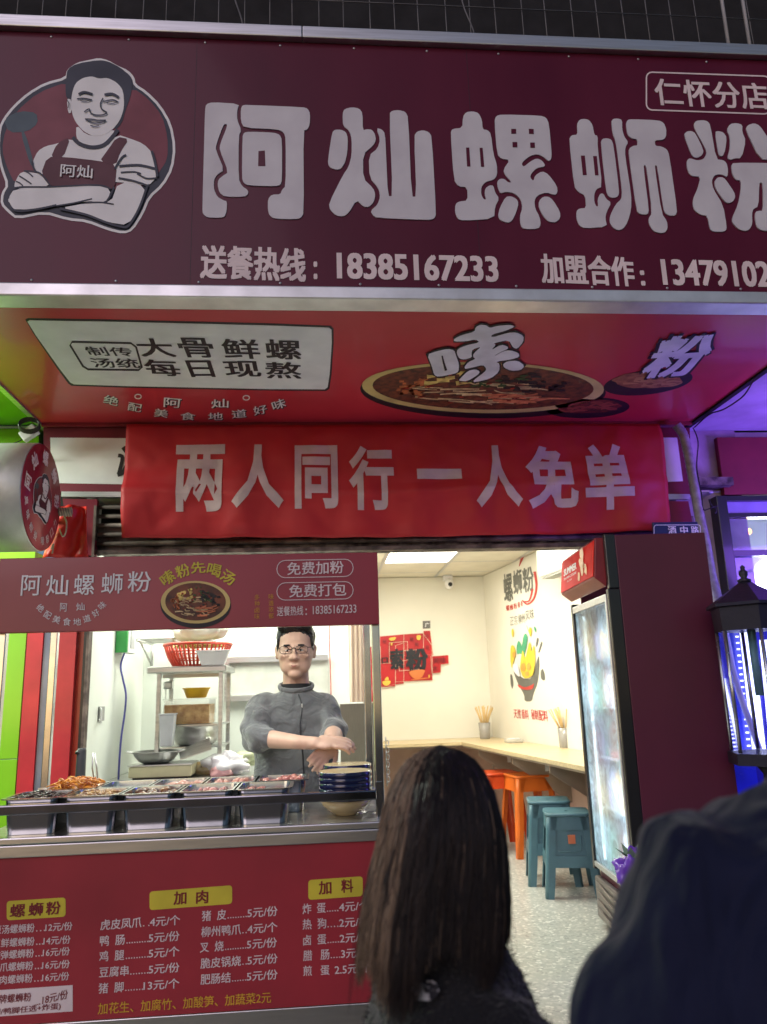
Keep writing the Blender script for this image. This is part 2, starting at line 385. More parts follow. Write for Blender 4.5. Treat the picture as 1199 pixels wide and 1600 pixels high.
# roller shutter
rs = thing('roller_shutter', 'grimy raised roller shutter slats above the doorway, behind the banner', 'shutter', (0, 4.35, 2.0))
M_sh = mat('rusty_shutter', (.20, .15, .13), .6, metal=.3, col2=(.07, .05, .045), scale=9, bump=.3, bscale=50, fac=(.42, .6))
for k in range(5):
    z0 = 2.015+k*.052
    m = MB().tube([(-1.225, 4.275, z0+.024), (2.1, 4.275, z0+.024)], (.012, .0245), 8); obj('slat', m, M_sh, rs)
obj('bottom_bar', MB().box(-1.225, 2.1, 4.25, 4.298, 1.975, 2.0), M_sh, rs, bevel=.004)
obj('shutter_rail', MB().box(-1.242, -1.228, 4.24, 4.298, 0.0, 2.25), M_sh, rs)
# ================================================================ main signboard and canopy soffit
SY = 2.8; PS = PLY(SY); SZ = 2.724
PF = (Vector((0, 0, SZ)), Vector((0, 0, -1)))
sx0, sx1 = -1.545, 2.24
sb = thing('signboard', 'large dark red noodle shop signboard with white emblem and five huge white characters', 'signboard', (.35, SY, SZ))
obj('board', MB().box(sx0, sx1, SY, SY+.06, SZ+.055, 3.955), M_red, sb)
obj('top_trim', MB().box(sx0-.01, -.05, SY-.03, SY+.1, 3.957, 4.015).box(-.048, sx1+.01, SY-.03, SY+.1, 3.957, 4.015), M_alu, sb, bevel=.004)
obj('bottom_trim', MB().box(sx0-.01, sx1+.01, SY-.025, SY+.08, SZ-.004, SZ+.052), mat('polished_trim', (.78, .78, .78), .35, metal=.6), sb, bevel=.006)
obj('side_return', MB().box(sx0-.01, sx0-.002, SY+.0, SY+.5, SZ+.06, 3.95).box(sx1+.002, sx1+.01, SY, SY+.5, SZ+.06, 3.95), M_red, sb)
obj('board_joint', MB().box(.6705, .6725, SY-.0006, SY-.0001, SZ+.055, 3.955).box(-.5, -.4985, SY-.0006, SY-.0001, SZ+.055, 3.955), M_black, sb)
for i in range(12):
    for z_ in (SZ+.075, 3.935): obj('screw', MB().lathe((sx0+.12+i*.32, SY-.0005, z_), [(.006, 0), (.005, .0025), (0, .003)], 8, ((1, 0, 0), (0, 0, 1), (0, -1, 0))), M_alu, sb)
CH = {}
CH['a'] = (300, 150, 5.995, [[(125,140),(135,85),(190,65),(445,80),(425,140),(425,230),(465,325),(440,380),(438,780),(470,850),(530,890),(525,930),(490,950),(310,950),(260,910),(242,840),(250,790),(290,755),(345,720),(262,510),(265,460),(335,285),(320,265),(295,280),(230,460),(225,510),(305,700),(240,740),(208,790),(208,880),(240,950),(300,985),(330,990),(328,1080),(310,1135),(270,1145),(150,1145),(105,1110),(100,1060),(118,400)],
 [(460,130),(475,95),(510,90),(1040,112),(1085,125),(1108,170),(1105,270),(1085,320),(1045,330),(1050,1100),(1020,1150),(960,1160),(770,1155),(725,1120),(712,1060),(715,970),(750,930),(830,928),(845,885),(880,850),(880,400),(860,345),(800,318),(490,305),(460,240)],
 [(475,390),(490,350),(540,342),(770,350),(825,370),(845,420),(845,790),(830,840),(780,852),(530,845),(485,820),(470,770)]], [[(625,525),(685,520),(690,665),(622,665)]])
CH['b'] = (500, 160, 5.995, [[(115,290),(140,262),(200,262),(245,285),(262,340),(258,470),(235,570),(200,625),(160,637),(100,620),(75,580),(85,480)],
 [(213,110),(230,70),(300,52),(370,65),(400,110),(402,270),(440,258),(485,262),(515,300),(525,360),(500,410),(405,490),(405,720),(500,810),(520,870),(505,940),(460,985),(410,985),(345,918),(270,1040),(220,1075),(150,1065),(95,1010),(85,950),(215,690),(270,610),(298,500),(298,340),(275,270),(217,225)],
 [(530,248),(580,260),(610,300),(620,500),(637,885),(682,885),(650,110),(680,85),(740,80),(800,95),(828,150),(858,890),(905,890),(882,320),(910,280),(965,268),(1020,285),(1048,330),(1088,1050),(1070,1095),(1020,1108),(530,1088),(495,1060),(475,1022),(540,965),(565,890),(550,810),(465,710),(458,505),(540,440),(565,350)]], [])
CH['c'] = (690, 165, 5.995, [[(85,260),(100,225),(195,215),(200,110),(230,68),(290,60),(345,75),(378,140),(385,230),(430,235),(462,270),(485,460),(518,560),(520,655),(490,700),(410,720),(370,770),(370,840),(395,885),(418,885),(402,830),(410,780),(450,752),(485,755),(500,820),(540,875),(500,950),(492,1065),(200,1083),(150,1065),(125,1000),(130,930),(160,905),(245,895),(240,768),(160,765),(115,700)],
 [(495,150),(510,105),(560,90),(920,100),(980,120),(1005,180),(1030,450),(1025,510),(1000,528),(960,490),(900,460),(830,475),(760,530),(750,560),(770,580),(830,530),(890,500),(940,520),(975,575),(890,590),(840,640),(828,680),(860,715),(875,660),(940,620),(1000,650),(1080,760),(1085,820),(1060,845),(980,818),(900,845),(868,890),(875,970),(918,1050),(928,1120),(905,1160),(770,1162),(740,1130),(732,1040),(758,960),(740,880),(680,825),(600,812),(550,830),(525,770),(520,715),(550,690),(590,695),(620,725),(660,728),(590,650),(580,600),(640,515),(560,505),(520,460)],
 [(600,860),(650,855),(700,880),(720,920),(700,1000),(660,1085),(620,1105),(550,1080),(528,1040),(545,960)], [(910,900),(950,860),(1000,860),(1040,890),(1108,1000),(1110,1060),(1070,1100),(1000,1095),(950,1040),(910,960)]],
 [[(228,402),(258,402),(270,578),(238,578)], [(355,405),(383,405),(398,580),(368,580)], [(650,228),(696,228),(697,270),(652,272)], [(815,228),(860,230),(861,274),(817,272)], [(662,352),(706,352),(708,397),(664,398)], [(828,357),(870,357),(872,403),(830,403)]])
CH['d'] = (880, 175, 5.995, [[(55,260),(75,225),(135,218),(128,120),(150,80),(190,70),(240,80),(275,130),(290,222),(322,228),(320,330),(365,705),(310,725),(288,780),(290,850),(308,890),(328,890),(322,820),(345,770),(375,770),(400,820),(450,855),(405,940),(392,1000),(410,1080),(200,1095),(150,1070),(122,1000),(125,930),(150,910),(215,905),(205,785),(140,755),(102,700)],
 [(350,290),(365,258),(410,252),(450,265),(470,320),(522,740),(515,795),(470,812),(425,800),(400,740)],
 [(450,95),(465,72),(510,68),(550,82),(550,170),(570,240),(608,290),(578,340),(578,420),(635,780),(635,920),(600,1040),(560,1100),(510,1115),(460,1085),(432,1030),(440,970),(490,870),(545,820),(550,740),(510,420),(490,280),(460,200)],
 [(585,120),(600,82),(640,75),(890,85),(940,110),(963,170),(960,240),(930,270),(855,270),(858,325),(920,330),(970,360),(990,410),(1065,930),(1050,975),(990,978),(950,950),(935,900),(880,520),(862,500),(855,530),(920,960),(970,1030),(975,1100),(950,1135),(900,1140),(840,1120),(800,1050),(798,1000),(832,950),(780,530),(762,498),(748,520),(800,920),(790,965),(720,965),(685,930),(612,400),(615,350),(650,325),(695,320),(692,262),(640,255),(600,220)]],
 [[(163,417),(200,417),(218,598),(182,598)], [(278,422),(312,422),(328,600),(296,600)]])
CH['e'] = (1060, 180, 8.0, [[(65,250),(100,212),(160,205),(210,235),(310,440),(300,500),(240,540),(190,535),(155,490)],
 [(190,120),(215,80),(300,70),(360,85),(395,130),(468,560),(560,570),(600,610),(618,700),(605,785),(560,755),(500,745),(440,765),(412,830),(430,930),(555,1130),(600,1400),(590,1450),(540,1465),(430,1462),(390,1430),(360,1262),(280,1255),(200,1200),(175,1120),(185,1040),(240,920),(275,775),(170,770),(125,730),(100,640),(105,570),(140,545),(230,575),(310,560),(350,490),(340,430),(200,180)],
 [(455,215),(500,208),(560,225),(600,290),(580,450),(550,520),(510,518),(490,460)], [(600,190),(640,120),(720,108),(795,130),(792,220),(838,330),(785,545),(690,550),(640,570),(608,540),(640,420),(640,280)],
 [(835,190),(860,135),(940,110),(1010,140),(1112,290),(1250,480),(1240,545),(1180,568),(1015,562)],
 [(655,640),(680,605),(1112,608),(1230,615),(1270,650),(1262,1300),(1230,1420),(1150,1455),(1030,1450),(970,1400),(950,1280),(960,1215),(1000,1205),(1055,1205),(1050,870),(1025,850),(1003,860),(995,1150),(930,1180),(912,1240),(918,1370),(880,1440),(820,1458),(740,1430),(670,1350),(668,1290),(740,1130),(775,950),(778,825),(715,820),(670,750)],
 [(445,840),(480,790),(540,785),(580,810),(690,970),(705,1030),(680,1085),(620,1110),(575,1090),(460,930)]], [])
for k, (ox, oy, s, polys, holes) in CH.items():
    c = flat('character', M_sw, PS, [Z(ox, oy, s, p) for p in polys], sb, h=.004, lift=.0005, sm=1)
    if holes: flat('character_slit', M_red, PS, [Z(ox, oy, s, p) for p in holes], c, h=.001, lift=.0052, sm=0)
text('phone_line', M_pink, PS, [('送餐热线：18385167233', 315, 385, 777, 397, 48)][:0] + [('送餐热线', 314, 383, 478, 389, 53), (':', 490, 409, 496, 409, 28), ('18385167233', 526, 395, 777, 401, 41),
    ('加盟合作', 843, 396, 988, 402, 47), (':', 999, 423, 1006, 423, 24), ('13479102', 1031, 405, 1200, 409, 41)], sb, lift=.003, bold=.035)
text('branch_name', M_pink, PS, [('仁怀分店', 1020, 123, 1196, 131, 42)], sb, lift=.003, bold=.02)
ribbons('branch_frame', M_pink, PS, [(rrect(1010, 113, 1203, 172, 9, .035), 2.2)], sb, closed=True, curve=False)
# emblem: man with folded arms on a round badge
EZ = lambda pts: Z(0, 80, 4.134, pts)
silh = [(-8,500),(25,430),(90,350),(180,270),(290,205),(425,170),(435,120),(500,75),(570,60),(640,45),(700,60),(760,95),(830,125),(870,170),(878,215),(950,260),(1040,350),(1110,470),(1138,620),(1120,760),(1060,870),(970,950),(930,1050),(860,1160),(800,1182),(700,1160),(560,1105),(440,1095),(290,1050),(110,1088),(50,1040),(5,990),(10,920),(45,865),(5,760),(-18,640)]
def inset(p, d):
    out = []; n = len(p); ar = sum(p[i][0]*p[(i+1) % n][1]-p[(i+1) % n][0]*p[i][1] for i in range(n)); sg = 1 if ar > 0 else -1
    for i in range(n):
        a, b = p[i-1], p[(i+1) % n]; dx, dy = b[0]-a[0], b[1]-a[1]; l = math.hypot(dx, dy) or 1
        out.append((p[i][0]-dy/l*d*sg, p[i][1]+dx/l*d*sg))
    return out
def emblem(parent, pl, T, lift=.0008, full=True, sc=4.134):
    q = lambda pts: T(pts)
    e = flat('emblem', M_white, pl, [q(silh)], parent, h=.001, lift=lift, sm=1)
    L = [lift+.0014]
    def fl(n, m, polys, sm=1): flat(n, m, pl, [q(p) for p in polys], e, h=.0003, lift=L[0], sm=sm, step=.0002); L[0] += .0004+.0002*len(polys)
    def rb(n, m, lines): ribbons(n, m, pl, [(q(p), (wd[0]/sc, wd[1]/sc) if isinstance(wd, tuple) else wd/sc) for p, wd in lines], e, lift=L[0], step=.0001); L[0] += .0002+.0001*len(lines)
    fl('badge_edge', M_navy, [inset(silh, 17)])
    disc = [(560+505*math.cos(t), 650+440*math.sin(t)) for t in [2*math.pi*i/40 for i in range(40)]]
    fl('badge', mat('badge_maroon', (.20, .025, .045), .45), [[p for p in inset([(35,520),(110,390),(250,270),(440,200),(640,300),(860,240),(960,310),(1050,420),(1085,560),(1085,700),(1020,800),(950,880),(700,900),(300,880),(100,860),(50,760),(15,640)], 0)]])
    fl('ladle', mat('ladle_teal', (.07, .11, .14), .5), [[(25,440),(130,390),(240,400),(248,470),(180,525),(60,530)], [(135,525),(165,525),(225,735),(200,745)]])
    fl('hair', M_navy, [[(430,180),(440,120),(500,85),(640,62),(700,70),(780,110),(850,170),(858,230),(845,300),(812,390),(790,470),(740,520),(700,400),(640,300),(470,320),(432,310),(425,250)]])
    fl('skin', M_white, [[(497,480),(560,545),(640,555),(745,505),(730,560),(690,600),(610,620),(520,595),(495,560)], [(435,312),(465,318),(466,402),(444,408)]])
    fl('face', M_white, [[(488,215),(540,178),(600,168),(640,185),(700,178),(760,210),(800,260),(806,370),(778,455),(725,520),(660,552),(600,554),(540,522),(490,462),(466,400),(464,300)]], 2)
    fl('shirt', M_white, [[(370,605),(470,570),(520,622),(600,645),(690,622),(762,545),(850,573),(930,605),(985,660),(1005,740),(1018,820),(960,878),(780,850),(340,840),(225,790),(215,720),(250,650),(300,620)]])
    fl('apron', mat('apron_maroon', (.11, .02, .035), .5), [[(310,690),(420,690),(640,715),(760,740),(745,905),(640,885),(340,890),(268,805)], [(375,600),(462,560),(412,700),(330,700)], [(648,718),(690,660),(760,560),(838,576),(780,660),(752,745)]])
    fl('forearm', M_white, [[(95,872),(130,800),(165,785),(265,800),(335,890),(110,900)], [(390,1022),(560,990),(720,990),(770,850),(952,880),(905,1010),(832,1132),(700,1112),(560,1060)], [(58,960),(100,895),(330,888),(630,875),(722,900),(695,987),(560,975),(370,1008),(110,1037),(65,1000)]])
    rb('line_art', M_navy, [([(475,565),(520,608),(600,630),(680,612),(745,545),(765,515)], 24), ([(775,752),(900,745),(1005,768)], 16), ([(770,828),(870,848),(965,880)], 13), ([(785,792),(870,788),(915,800)], 9), ([(890,800),(950,830),(1015,828)], 10),
        ([(690,985),(718,940),(742,885)], 12), ([(370,1008),(480,990),(600,962)], 9), ([(560,990),(650,985),(740,998)], 9), ([(955,880),(905,1020),(835,1135),(780,1140),(690,1115),(560,1065),(390,1025)], 15), ([(60,985),(110,1040),(250,1028),(370,1003)], 12), ([(60,960),(100,893),(330,886),(630,874),(720,900)], 10),
        ([(160,783),(190,795),(220,822)], 8), ([(130,815),(170,840),(210,868)], 9), ([(110,850),(135,862),(155,880)], 8), ([(165,783),(265,798),(335,885)], 9), ([(215,722),(222,760),(240,790)], 12), ([(985,655),(1008,740),(1020,820)], 16), ([(745,770),(790,700),(820,680)], 12),
        ([(513,290),(550,276),(603,290)], 15), ([(680,293),(730,288),(772,310)], 16), ([(503,320),(545,316),(600,326)], 8), ([(525,332),(560,336),(590,328)], 5), ([(670,338),(730,326),(768,340)], 8), ([(690,344),(730,350),(760,342)], 5),
        ([(672,315),(655,350),(662,385),(692,405),(690,418)], 8), ([(550,405),(582,385),(590,408),(620,424),(665,424),(690,415)], 8), ([(555,450),(600,452),(640,458),(690,458)], 8), ([(560,453),(610,475),(650,474),(688,462)], 7), ([(590,492),(620,498),(645,492)], 6), ([(440,330),(452,350),(446,380)], 5)] if full else
        [([(475,565),(600,630),(765,515)], 24), ([(60,960),(100,893),(630,874),(720,900)], 14), ([(390,1025),(690,1115),(835,1135),(955,880)], 18), ([(513,290),(603,290)], 16), ([(680,293),(772,310)], 16), ([(555,450),(690,460)], 12)])
    return e, L[0]
e, l9 = emblem(sb, PS, EZ)
text('apron_lettering', M_white, PS, [('阿灿', 97, 259, 147, 262, 20)], e, lift=l9+.0004, bold=.01)
# soffit
sf = thing('canopy_soffit', 'glossy red printed canopy soffit showing a noodle bowl and white calligraphy', 'canopy', (.35, 3.5, SZ))
obj('soffit_panel', MB().box(sx0, sx1, SY+.085, 4.33, SZ, SZ+.03), M_soffit, sf)
obj('canopy_top', MB().box(sx0, sx1, SY+.085, 4.7, 2.86, 2.9), M_dark, sf)
obj('edge_angle', MB().box(sx1+.001, sx1+.03, SY+.08, 4.45, SZ-.012, SZ+.12), M_dark, sf)
obj('edge_angle', MB().box(sx0-.03, sx0-.001, SY+.08, 4.4, SZ-.012, SZ+.12), M_alu, sf)
obj('corner_trim', MB().box(sx0, sx1, 4.212, 4.232, SZ-.02, SZ-.001), mat('maroon_trim', (.3, .03, .05), .4), sf)
pn = flat('white_plate', M_white, PF, [[(42,503),(48,499),(512,510),(520,516),(514,603),(506,609),(118,601),(108,596)]], sf, h=.002, lift=.0005, sm=1)
flat('plate_shadow_line', M_black, PF, [[(38,500),(46,496),(516,507),(523,515),(517,606),(508,612),(114,604),(105,598)]], sf, h=.0003, lift=.0002, sm=1)
def soft(name, m, items, par, **k): return text(name, m, PF, items, par, mode='s', **k)
soft('lettering', M_black, [('大', 207, 527, 265, 528, 29), ('骨', 273, 526, 329, 527, 31), ('鲜', 343, 528, 403, 529, 31), ('螺', 412, 529, 470, 530, 31),
    ('每', 220, 560, 275, 561, 26), ('日', 289, 562, 329, 562, 26), ('现', 347, 563, 405, 563, 25), ('熬', 413, 564, 470, 565, 26)], pn, lift=.004, bold=.02)
soft('box_lettering', M_black, [('制传', 130, 540, 203, 542, 14), ('汤统', 138, 558, 213, 559, 15)], pn, lift=.004, bold=.012)
ribbons('box_outline', M_black, PF, [([(113,533),(205,535),(213,541),(222,573),(217,577),(138,576),(130,571),(110,538)], 3)], pn, lift=.004, closed=True, curve=False)
arc = [('绝', 174, 625, 24, 14, 14), ('配', 211, 636, 22, 13, 10), ('美', 252, 645, 22, 13, 6), ('食', 294, 650, 24, 12, 2), ('地', 337, 650, 24, 12, -2), ('道', 374, 646, 24, 13, -6), ('好', 407, 640, 22, 14, -12), ('味', 436, 631, 22, 15, -20), ('阿', 270, 629, 28, 15, 4), ('灿', 344, 630, 28, 14, -2)]
text_rot('arc_shadow', M_black, PF, [(c, x+1.2, y+1.2, w_, h_, a) for c, x, y, w_, h_, a in arc], sf, lift=.0006, bold=.05)
text_rot('arc_lettering', M_white, PF, arc, sf, lift=.0016, bold=.01)
for e_ in ((216, 619), (385, 621)): ribbons('arc_dot', M_white, PF, [(ellipse(*e_, 5, 3.5, n=14), 1.6)], sf, closed=True, curve=False)
# printed bowl of noodles
def food(m, seed):
    mm = mat(m, (.12, .03, .012), .5, col2=(.35, .16, .05), scale=14, fac=(.4, .6)); return mm
def bowl_print(parent, pl, cx, cy, rx, ry, ang, seed, lift=.001, rim=.90, n=110):
    rnd = random.Random(seed)
    e = flat('printed_bowl', M_black, pl, [ellipse(cx, cy+ry*.12, rx*1.0, ry*1.03, ang, 48)], parent, h=.0004, lift=lift, sm=0)
    flat('bowl_rim', mat('print_bowl_rim', (.74, .56, .20), .5, var=.08, scale=4), pl, [ellipse(cx, cy, rx*.985, ry*.95, ang, 48)], e, h=.0004, lift=lift+.0006, sm=0)
    flat('broth', mat('print_broth', (.20, .050, .018), .5, col2=(.06, .025, .015), scale=25), pl, [ellipse(cx, cy-ry*.02, rx*rim, ry*.84, ang, 48)], e, h=.0004, lift=lift+.0012, sm=0)
    a = math.radians(ang); ca, sa = math.cos(a), math.sin(a)
    def pt(u, v): return (cx+rx*rim*u*ca-ry*.84*v*sa, cy-ry*.02+rx*rim*u*sa+ry*.84*v*ca)
    groups = {'noodles': ((.80, .58, .28), (-.55, .45, -.25, .75), rnd.randint(25, 30), .35, .05, 10), 'peanuts': ((.62, .17, .05), (-.95, -.5, -.4, .4), 26, .05, .10, 0), 'tofu_skin': ((.85, .62, .16), (-.6, -.15, -.7, -.1), 9, .16, .16, -15),
              'black_fungus': ((.018, .012, .014), (.15, .75, -.65, .2), 28, .10, .10, 30), 'sausage_strips': ((.80, .24, .10), (.15, .8, .25, .75), 12, .38, .07, -14), 'greens': ((.05, .12, .03), (-.1, .5, -.8, .0), 16, .08, .06, 60), 'chilli': ((.45, .03, .015), (-.9, .6, -.6, .8), 14, .04, .05, 20)}
    z = lift+.0018
    for nm, (c, (u0, u1, v0, v1), cnt, ln, wd, an) in groups.items():
        L = []
        for i in range(cnt):
            for _ in range(20):
                u, v = rnd.uniform(u0, u1), rnd.uniform(v0, v1)
                if u*u+v*v < .62: break
            th = math.radians(an+rnd.uniform(-25, 25)); l = ln*rnd.uniform(.5, 1.1)
            b_ = rnd.uniform(-.06, .06)
            pts = [pt(u-l/2*math.cos(th), v-l/2*math.sin(th)), pt(u-b_, v+b_), pt(u+l/2*math.cos(th), v+l/2*math.sin(th))]
            L.append((pts, (ry*wd*rnd.uniform(.7, 1.3), ry*wd*rnd.uniform(.3, .9))))
        ribbons(nm, mat('print_'+nm, c, .5, var=.12, scale=30), pl, L, e, lift=z, step=.00002); z += .00002*cnt+.0002
    return e
bowl_print(sf, PF, 755, 605, 192, 42, 1, 3)
def dish(cx, cy, rx, ry, ang, cols, seed):
    rnd = random.Random(seed)
    e = flat('printed_dish', M_black, PF, [ellipse(cx, cy, rx, ry, ang)], sf, h=.0004, lift=.001, sm=0)
    pts = [(cx+rx*.85*math.cos(t)*rnd.uniform(.85, 1), cy-ry*.18+ry*.72*math.sin(t)*rnd.uniform(.85, 1.05)) for t in [2*math.pi*i/22 for i in range(22)]]
    flat('food_print', mat('print_dish%d' % seed, cols[0], .5, col2=cols[1], scale=22), PF, [pts], e, h=.0004, lift=.0016, sm=1)
    L = []
    for i in range(16):
        u, v = rnd.uniform(-.6, .6), rnd.uniform(-.5, .3); x, y = cx+rx*u, cy+ry*v; L.append(([(x-12, y+rnd.uniform(-3, 3)), (x, y+rnd.uniform(-3, 3)), (x+12, y+rnd.uniform(-3, 3))], (3, 1)))
    ribbons('food_streaks', mat('print_streak%d' % seed, cols[2], .5), PF, L, e, lift=.0024, step=.00003)
dish(1013, 597, 70, 19, -7, ((.42, .17, .06), (.22, .07, .03), (.55, .28, .10)), 1)
dish(918, 637, 66, 16, -2, ((.24, .03, .02), (.05, .015, .015), (.4, .08, .05)), 2)
q8 = lambda p: Z(660, 495, 5.995, p)
suo = [[(45,340),(130,310),(240,285),(300,300),(315,350),(345,430),(340,500),(300,520),(150,550),(110,530),(90,450)],
 [(295,215),(300,190),(370,155),(490,125),(500,80),(545,58),(600,65),(630,90),(700,70),(820,60),(870,75),(780,115),(650,150),(645,180),(800,135),(880,130),(950,165),(945,220),(890,285),(850,275),(810,200),(665,232),(690,250),(640,300),(740,245),(800,265),(805,285),(720,320),(655,365),(760,305),(830,300),(900,325),(910,360),(830,385),(690,405),(725,430),(720,500),(640,565),(490,600),(475,585),(590,500),(600,470),(570,435),(470,460),(400,475),(395,455),(430,410),(500,380),(475,360),(480,330),(555,262),(470,290),(460,330),(465,365),(400,385),(350,380),(322,330),(330,290),(400,255),(540,225),(500,195),(400,215)],
 [(345,575),(430,490),(500,478),(540,500),(520,530),(420,590),(350,585)], [(755,430),(800,400),(890,395),(960,445),(920,485),(830,490),(765,460)]]
fen = [[(525,285),(530,265),(620,230),(615,215),(640,195),(690,190),(710,155),(760,140),(775,150),(800,135),(850,125),(865,150),(810,185),(760,195),(760,215),(790,205),(800,225),(930,160),(965,180),(960,215),(920,250),(895,240),(890,205),(850,215),(870,250),(860,280),(780,330),(720,352),(660,345),(740,300),(770,265),(700,310),(650,330),(625,320),(690,270),(710,245),(660,265),(610,295),(560,330),(540,320),(600,275)]]
M_lil = mat('white_print', (.82, .80, .84), .45)
for polys, Q, wz in ((suo, q8, 5),):
    c = ribbons('character_outline', M_black, PF, [(Q(p), wz) for p in polys], sf, lift=.006, closed=True, curve=False, step=.0001)
    flat('character', M_lil, PF, [Q(p) for p in polys], c, h=.001, lift=.007, sm=1)
for m_, bo, li, ex in ((M_black, .075, .006, 5), (M_lil, .040, .008, 0)):
    mbq = MB(); put(mbq, '粉', at(1036-ex, 524-ex*.6, PF), at(1134+ex, 517-ex*.6, PF), at(996-ex, 590+ex*.6, PF), PF[1], li, bo, 3); obj('character', mbq, m_, sf)
ribbons('character_slit', M_black, PF, [(q8([(185, 345), (200, 410), (222, 485)]), (2, 4))], c, lift=.0105)
# hanging red banner
by = 4.20; PB = PLY(by)
bn = thing('red_banner', 'red cloth banner with white slogan characters hanging under the canopy', 'banner', (.5, by, 2.1))
def bwave(u, v):
    d = .010*v*math.sin(u*23+2*math.sin(u*7))+.010*v*v*math.sin(u*61+1)+.020*math.exp(-((u-.20)/.025)**2)*v+.040*math.exp(-((u-.93)/.05)**2)*v
    d += .010*noise.noise(Vector((u*14, v*5, 0)))+.006*noise.noise(Vector((u*40, v*9, 3)))
    d += .055*(v/.6 if v < .6 else (1-v)/.4*.9+.1)+.012*math.exp(-((v-.6-.05*math.sin(u*5))/.04)**2)
    d += .02*math.exp(-(u/.05)**2)*math.sin(v*9+1)+.02*math.exp(-((1-u)/.05)**2)*math.sin(v*8)
    return d
def banner_mesh():
    mb = MB(); nx, nz = 140, 30; k = 0
    TL, TR, BL, BR = at(200, 664, PB), at(1030, 662, PB), at(191, 841, PB), at(1046, 831, PB)
    TL.z = TR.z = SZ-.022
    for j in range(nz+1):
        for i in range(nx+1):
            u, v = i/nx, j/nz; p = (TL*(1-u)+TR*u)*(1-v)+(BL*(1-u)+BR*u)*v
            d = bwave(u, v)
            mb.v.append(p+Vector((0, -d-.004, -.012*math.sin(u*math.pi)*v)))
    for j in range(nz):
        for i in range(nx):
            a = j*(nx+1)+i; mb.f.append((a, a+nx+1, a+nx+2, a+1)); mb.sm.append(True)
    return mb, (TL, TR, BL, BR, nx, nz)
bm_, (bTL, bTR, bBL, bBR, _, _) = banner_mesh()
M_ban = mat('banner_cloth', (.52, .022, .030), .55, var=.04, scale=3, bump=.08, bscale=9)
cl = obj('banner_cloth', bm_, M_ban, bn)
s_ = cl.modifiers.new('s', 'SOLIDIFY'); s_.thickness = .0012
def on_banner(p):      # push a print vertex onto the waving cloth
    base = bTL; W = (bTR-bTL).length; u = (p.x-bTL.x)/(bTR.x-bTL.x); v = (bTL.z-p.z)/(bTL.z-bBL.z)
    d = bwave(u, v)
    return Vector((p.x, by-d-.0075, p.z))
M_bl = mat('banner_white', (.66, .50, .52), .6, var=.05, scale=8)
for ch, x0, y0, x1, y1 in (('两', 277, 697, 353, 802), ('人', 365, 697, 444, 798), ('同', 461, 698, 527, 798), ('行', 544, 699, 613, 800), ('一', 650, 736, 719, 752), ('人', 737, 698, 807, 796), ('免', 815, 699, 893, 798), ('单', 903, 697, 975, 800)):
    o = text('character', M_bl, PB, [(ch, x0, y0, x1, y0-(x1-x0)*.006, y1-y0)], cl, lift=.01, bold=-.032)
    bm2 = bmesh.new(); bm2.from_mesh(o.data); xs_ = [v.co.x for v in bm2.verts]; zs_ = [v.co.z for v in bm2.verts]
    for k in range(1, 30):
        for no, q_, lo_, hi_ in (((1, 0, 0), 0, min(xs_), max(xs_)), ((0, 0, 1), 2, min(zs_), max(zs_))):
            co_ = [0, 0, 0]; co_[q_] = lo_+k*.019
            if co_[q_] < hi_: bmesh.ops.bisect_plane(bm2, geom=bm2.verts[:]+bm2.edges[:]+bm2.faces[:], plane_co=co_, plane_no=no)
    bm2.to_mesh(o.data); bm2.free()
    for v in o.data.vertices:
        ok_, h_, _n, _i = cl.ray_cast(Vector((v.co.x, -1.0, v.co.z)), Vector((0, 1, 0)))
        if ok_: v.co.y = h_.y-.0035-(-.01-v.co.y-(bn.location.y-by))*.9
# security cage above the sign, with wires
cg = thing('security_cage', 'dark wire mesh security cage with tangled wires above the signboard', 'cage', (.3, 3.2, 4.2))
M_wire = mat('dull_wire', (.20, .19, .19), .5, metal=.6)
pc = PLY(3.15)
mv = MB()
for k in range(34):
    x = -20+k*40+random.uniform(-3, 3); z = at(x, 90, pc).x+ .0
    obj('cage_wire', MB().tube([(z, 3.15, 3.98), (z+random.uniform(-.01, .01), 3.16, 5.3)], .0028, 6), M_wire, cg)
for k in range(6):
    obj('cage_wire', MB().tube([(-1.9, 3.145, 4.17+k*.19), (.3, 3.14, 4.165+k*.19), (2.6, 3.145, 4.17+k*.19)], .003, 6), M_wire, cg)
for x in (1136, 1169): q = at(x, 60, PLY(3.08)); obj('cage_post', MB().tube([(q.x, 3.08, 3.98), (q.x+.01, 3.08, 5.3)], .009, 8), mat('pale_post', (.4, .39, .4), .5), cg)
for k in range(7):
    x0 = random.uniform(.6, 1.6); pts = [(x0+i*.16, 2.98+.03*math.sin(i+k), 4.05+.05*abs(math.sin(i*1.3+k))+.01*k) for i in range(6)]
    obj('loose_wire', MB().tube(smooth_line(pts), .0045 if k % 2 else .0025, 5), M_black if k % 2 else M_wire, cg)
for x0 in (.75, -.35): obj('loose_wire', MB().tube(smooth_line([(x0, 3.0, 4.03), (x0+.02, 3.02, 4.25), (x0-.03, 3.03, 4.5), (x0+.02, 3.05, 4.9)]), .004, 5), M_wire, cg)
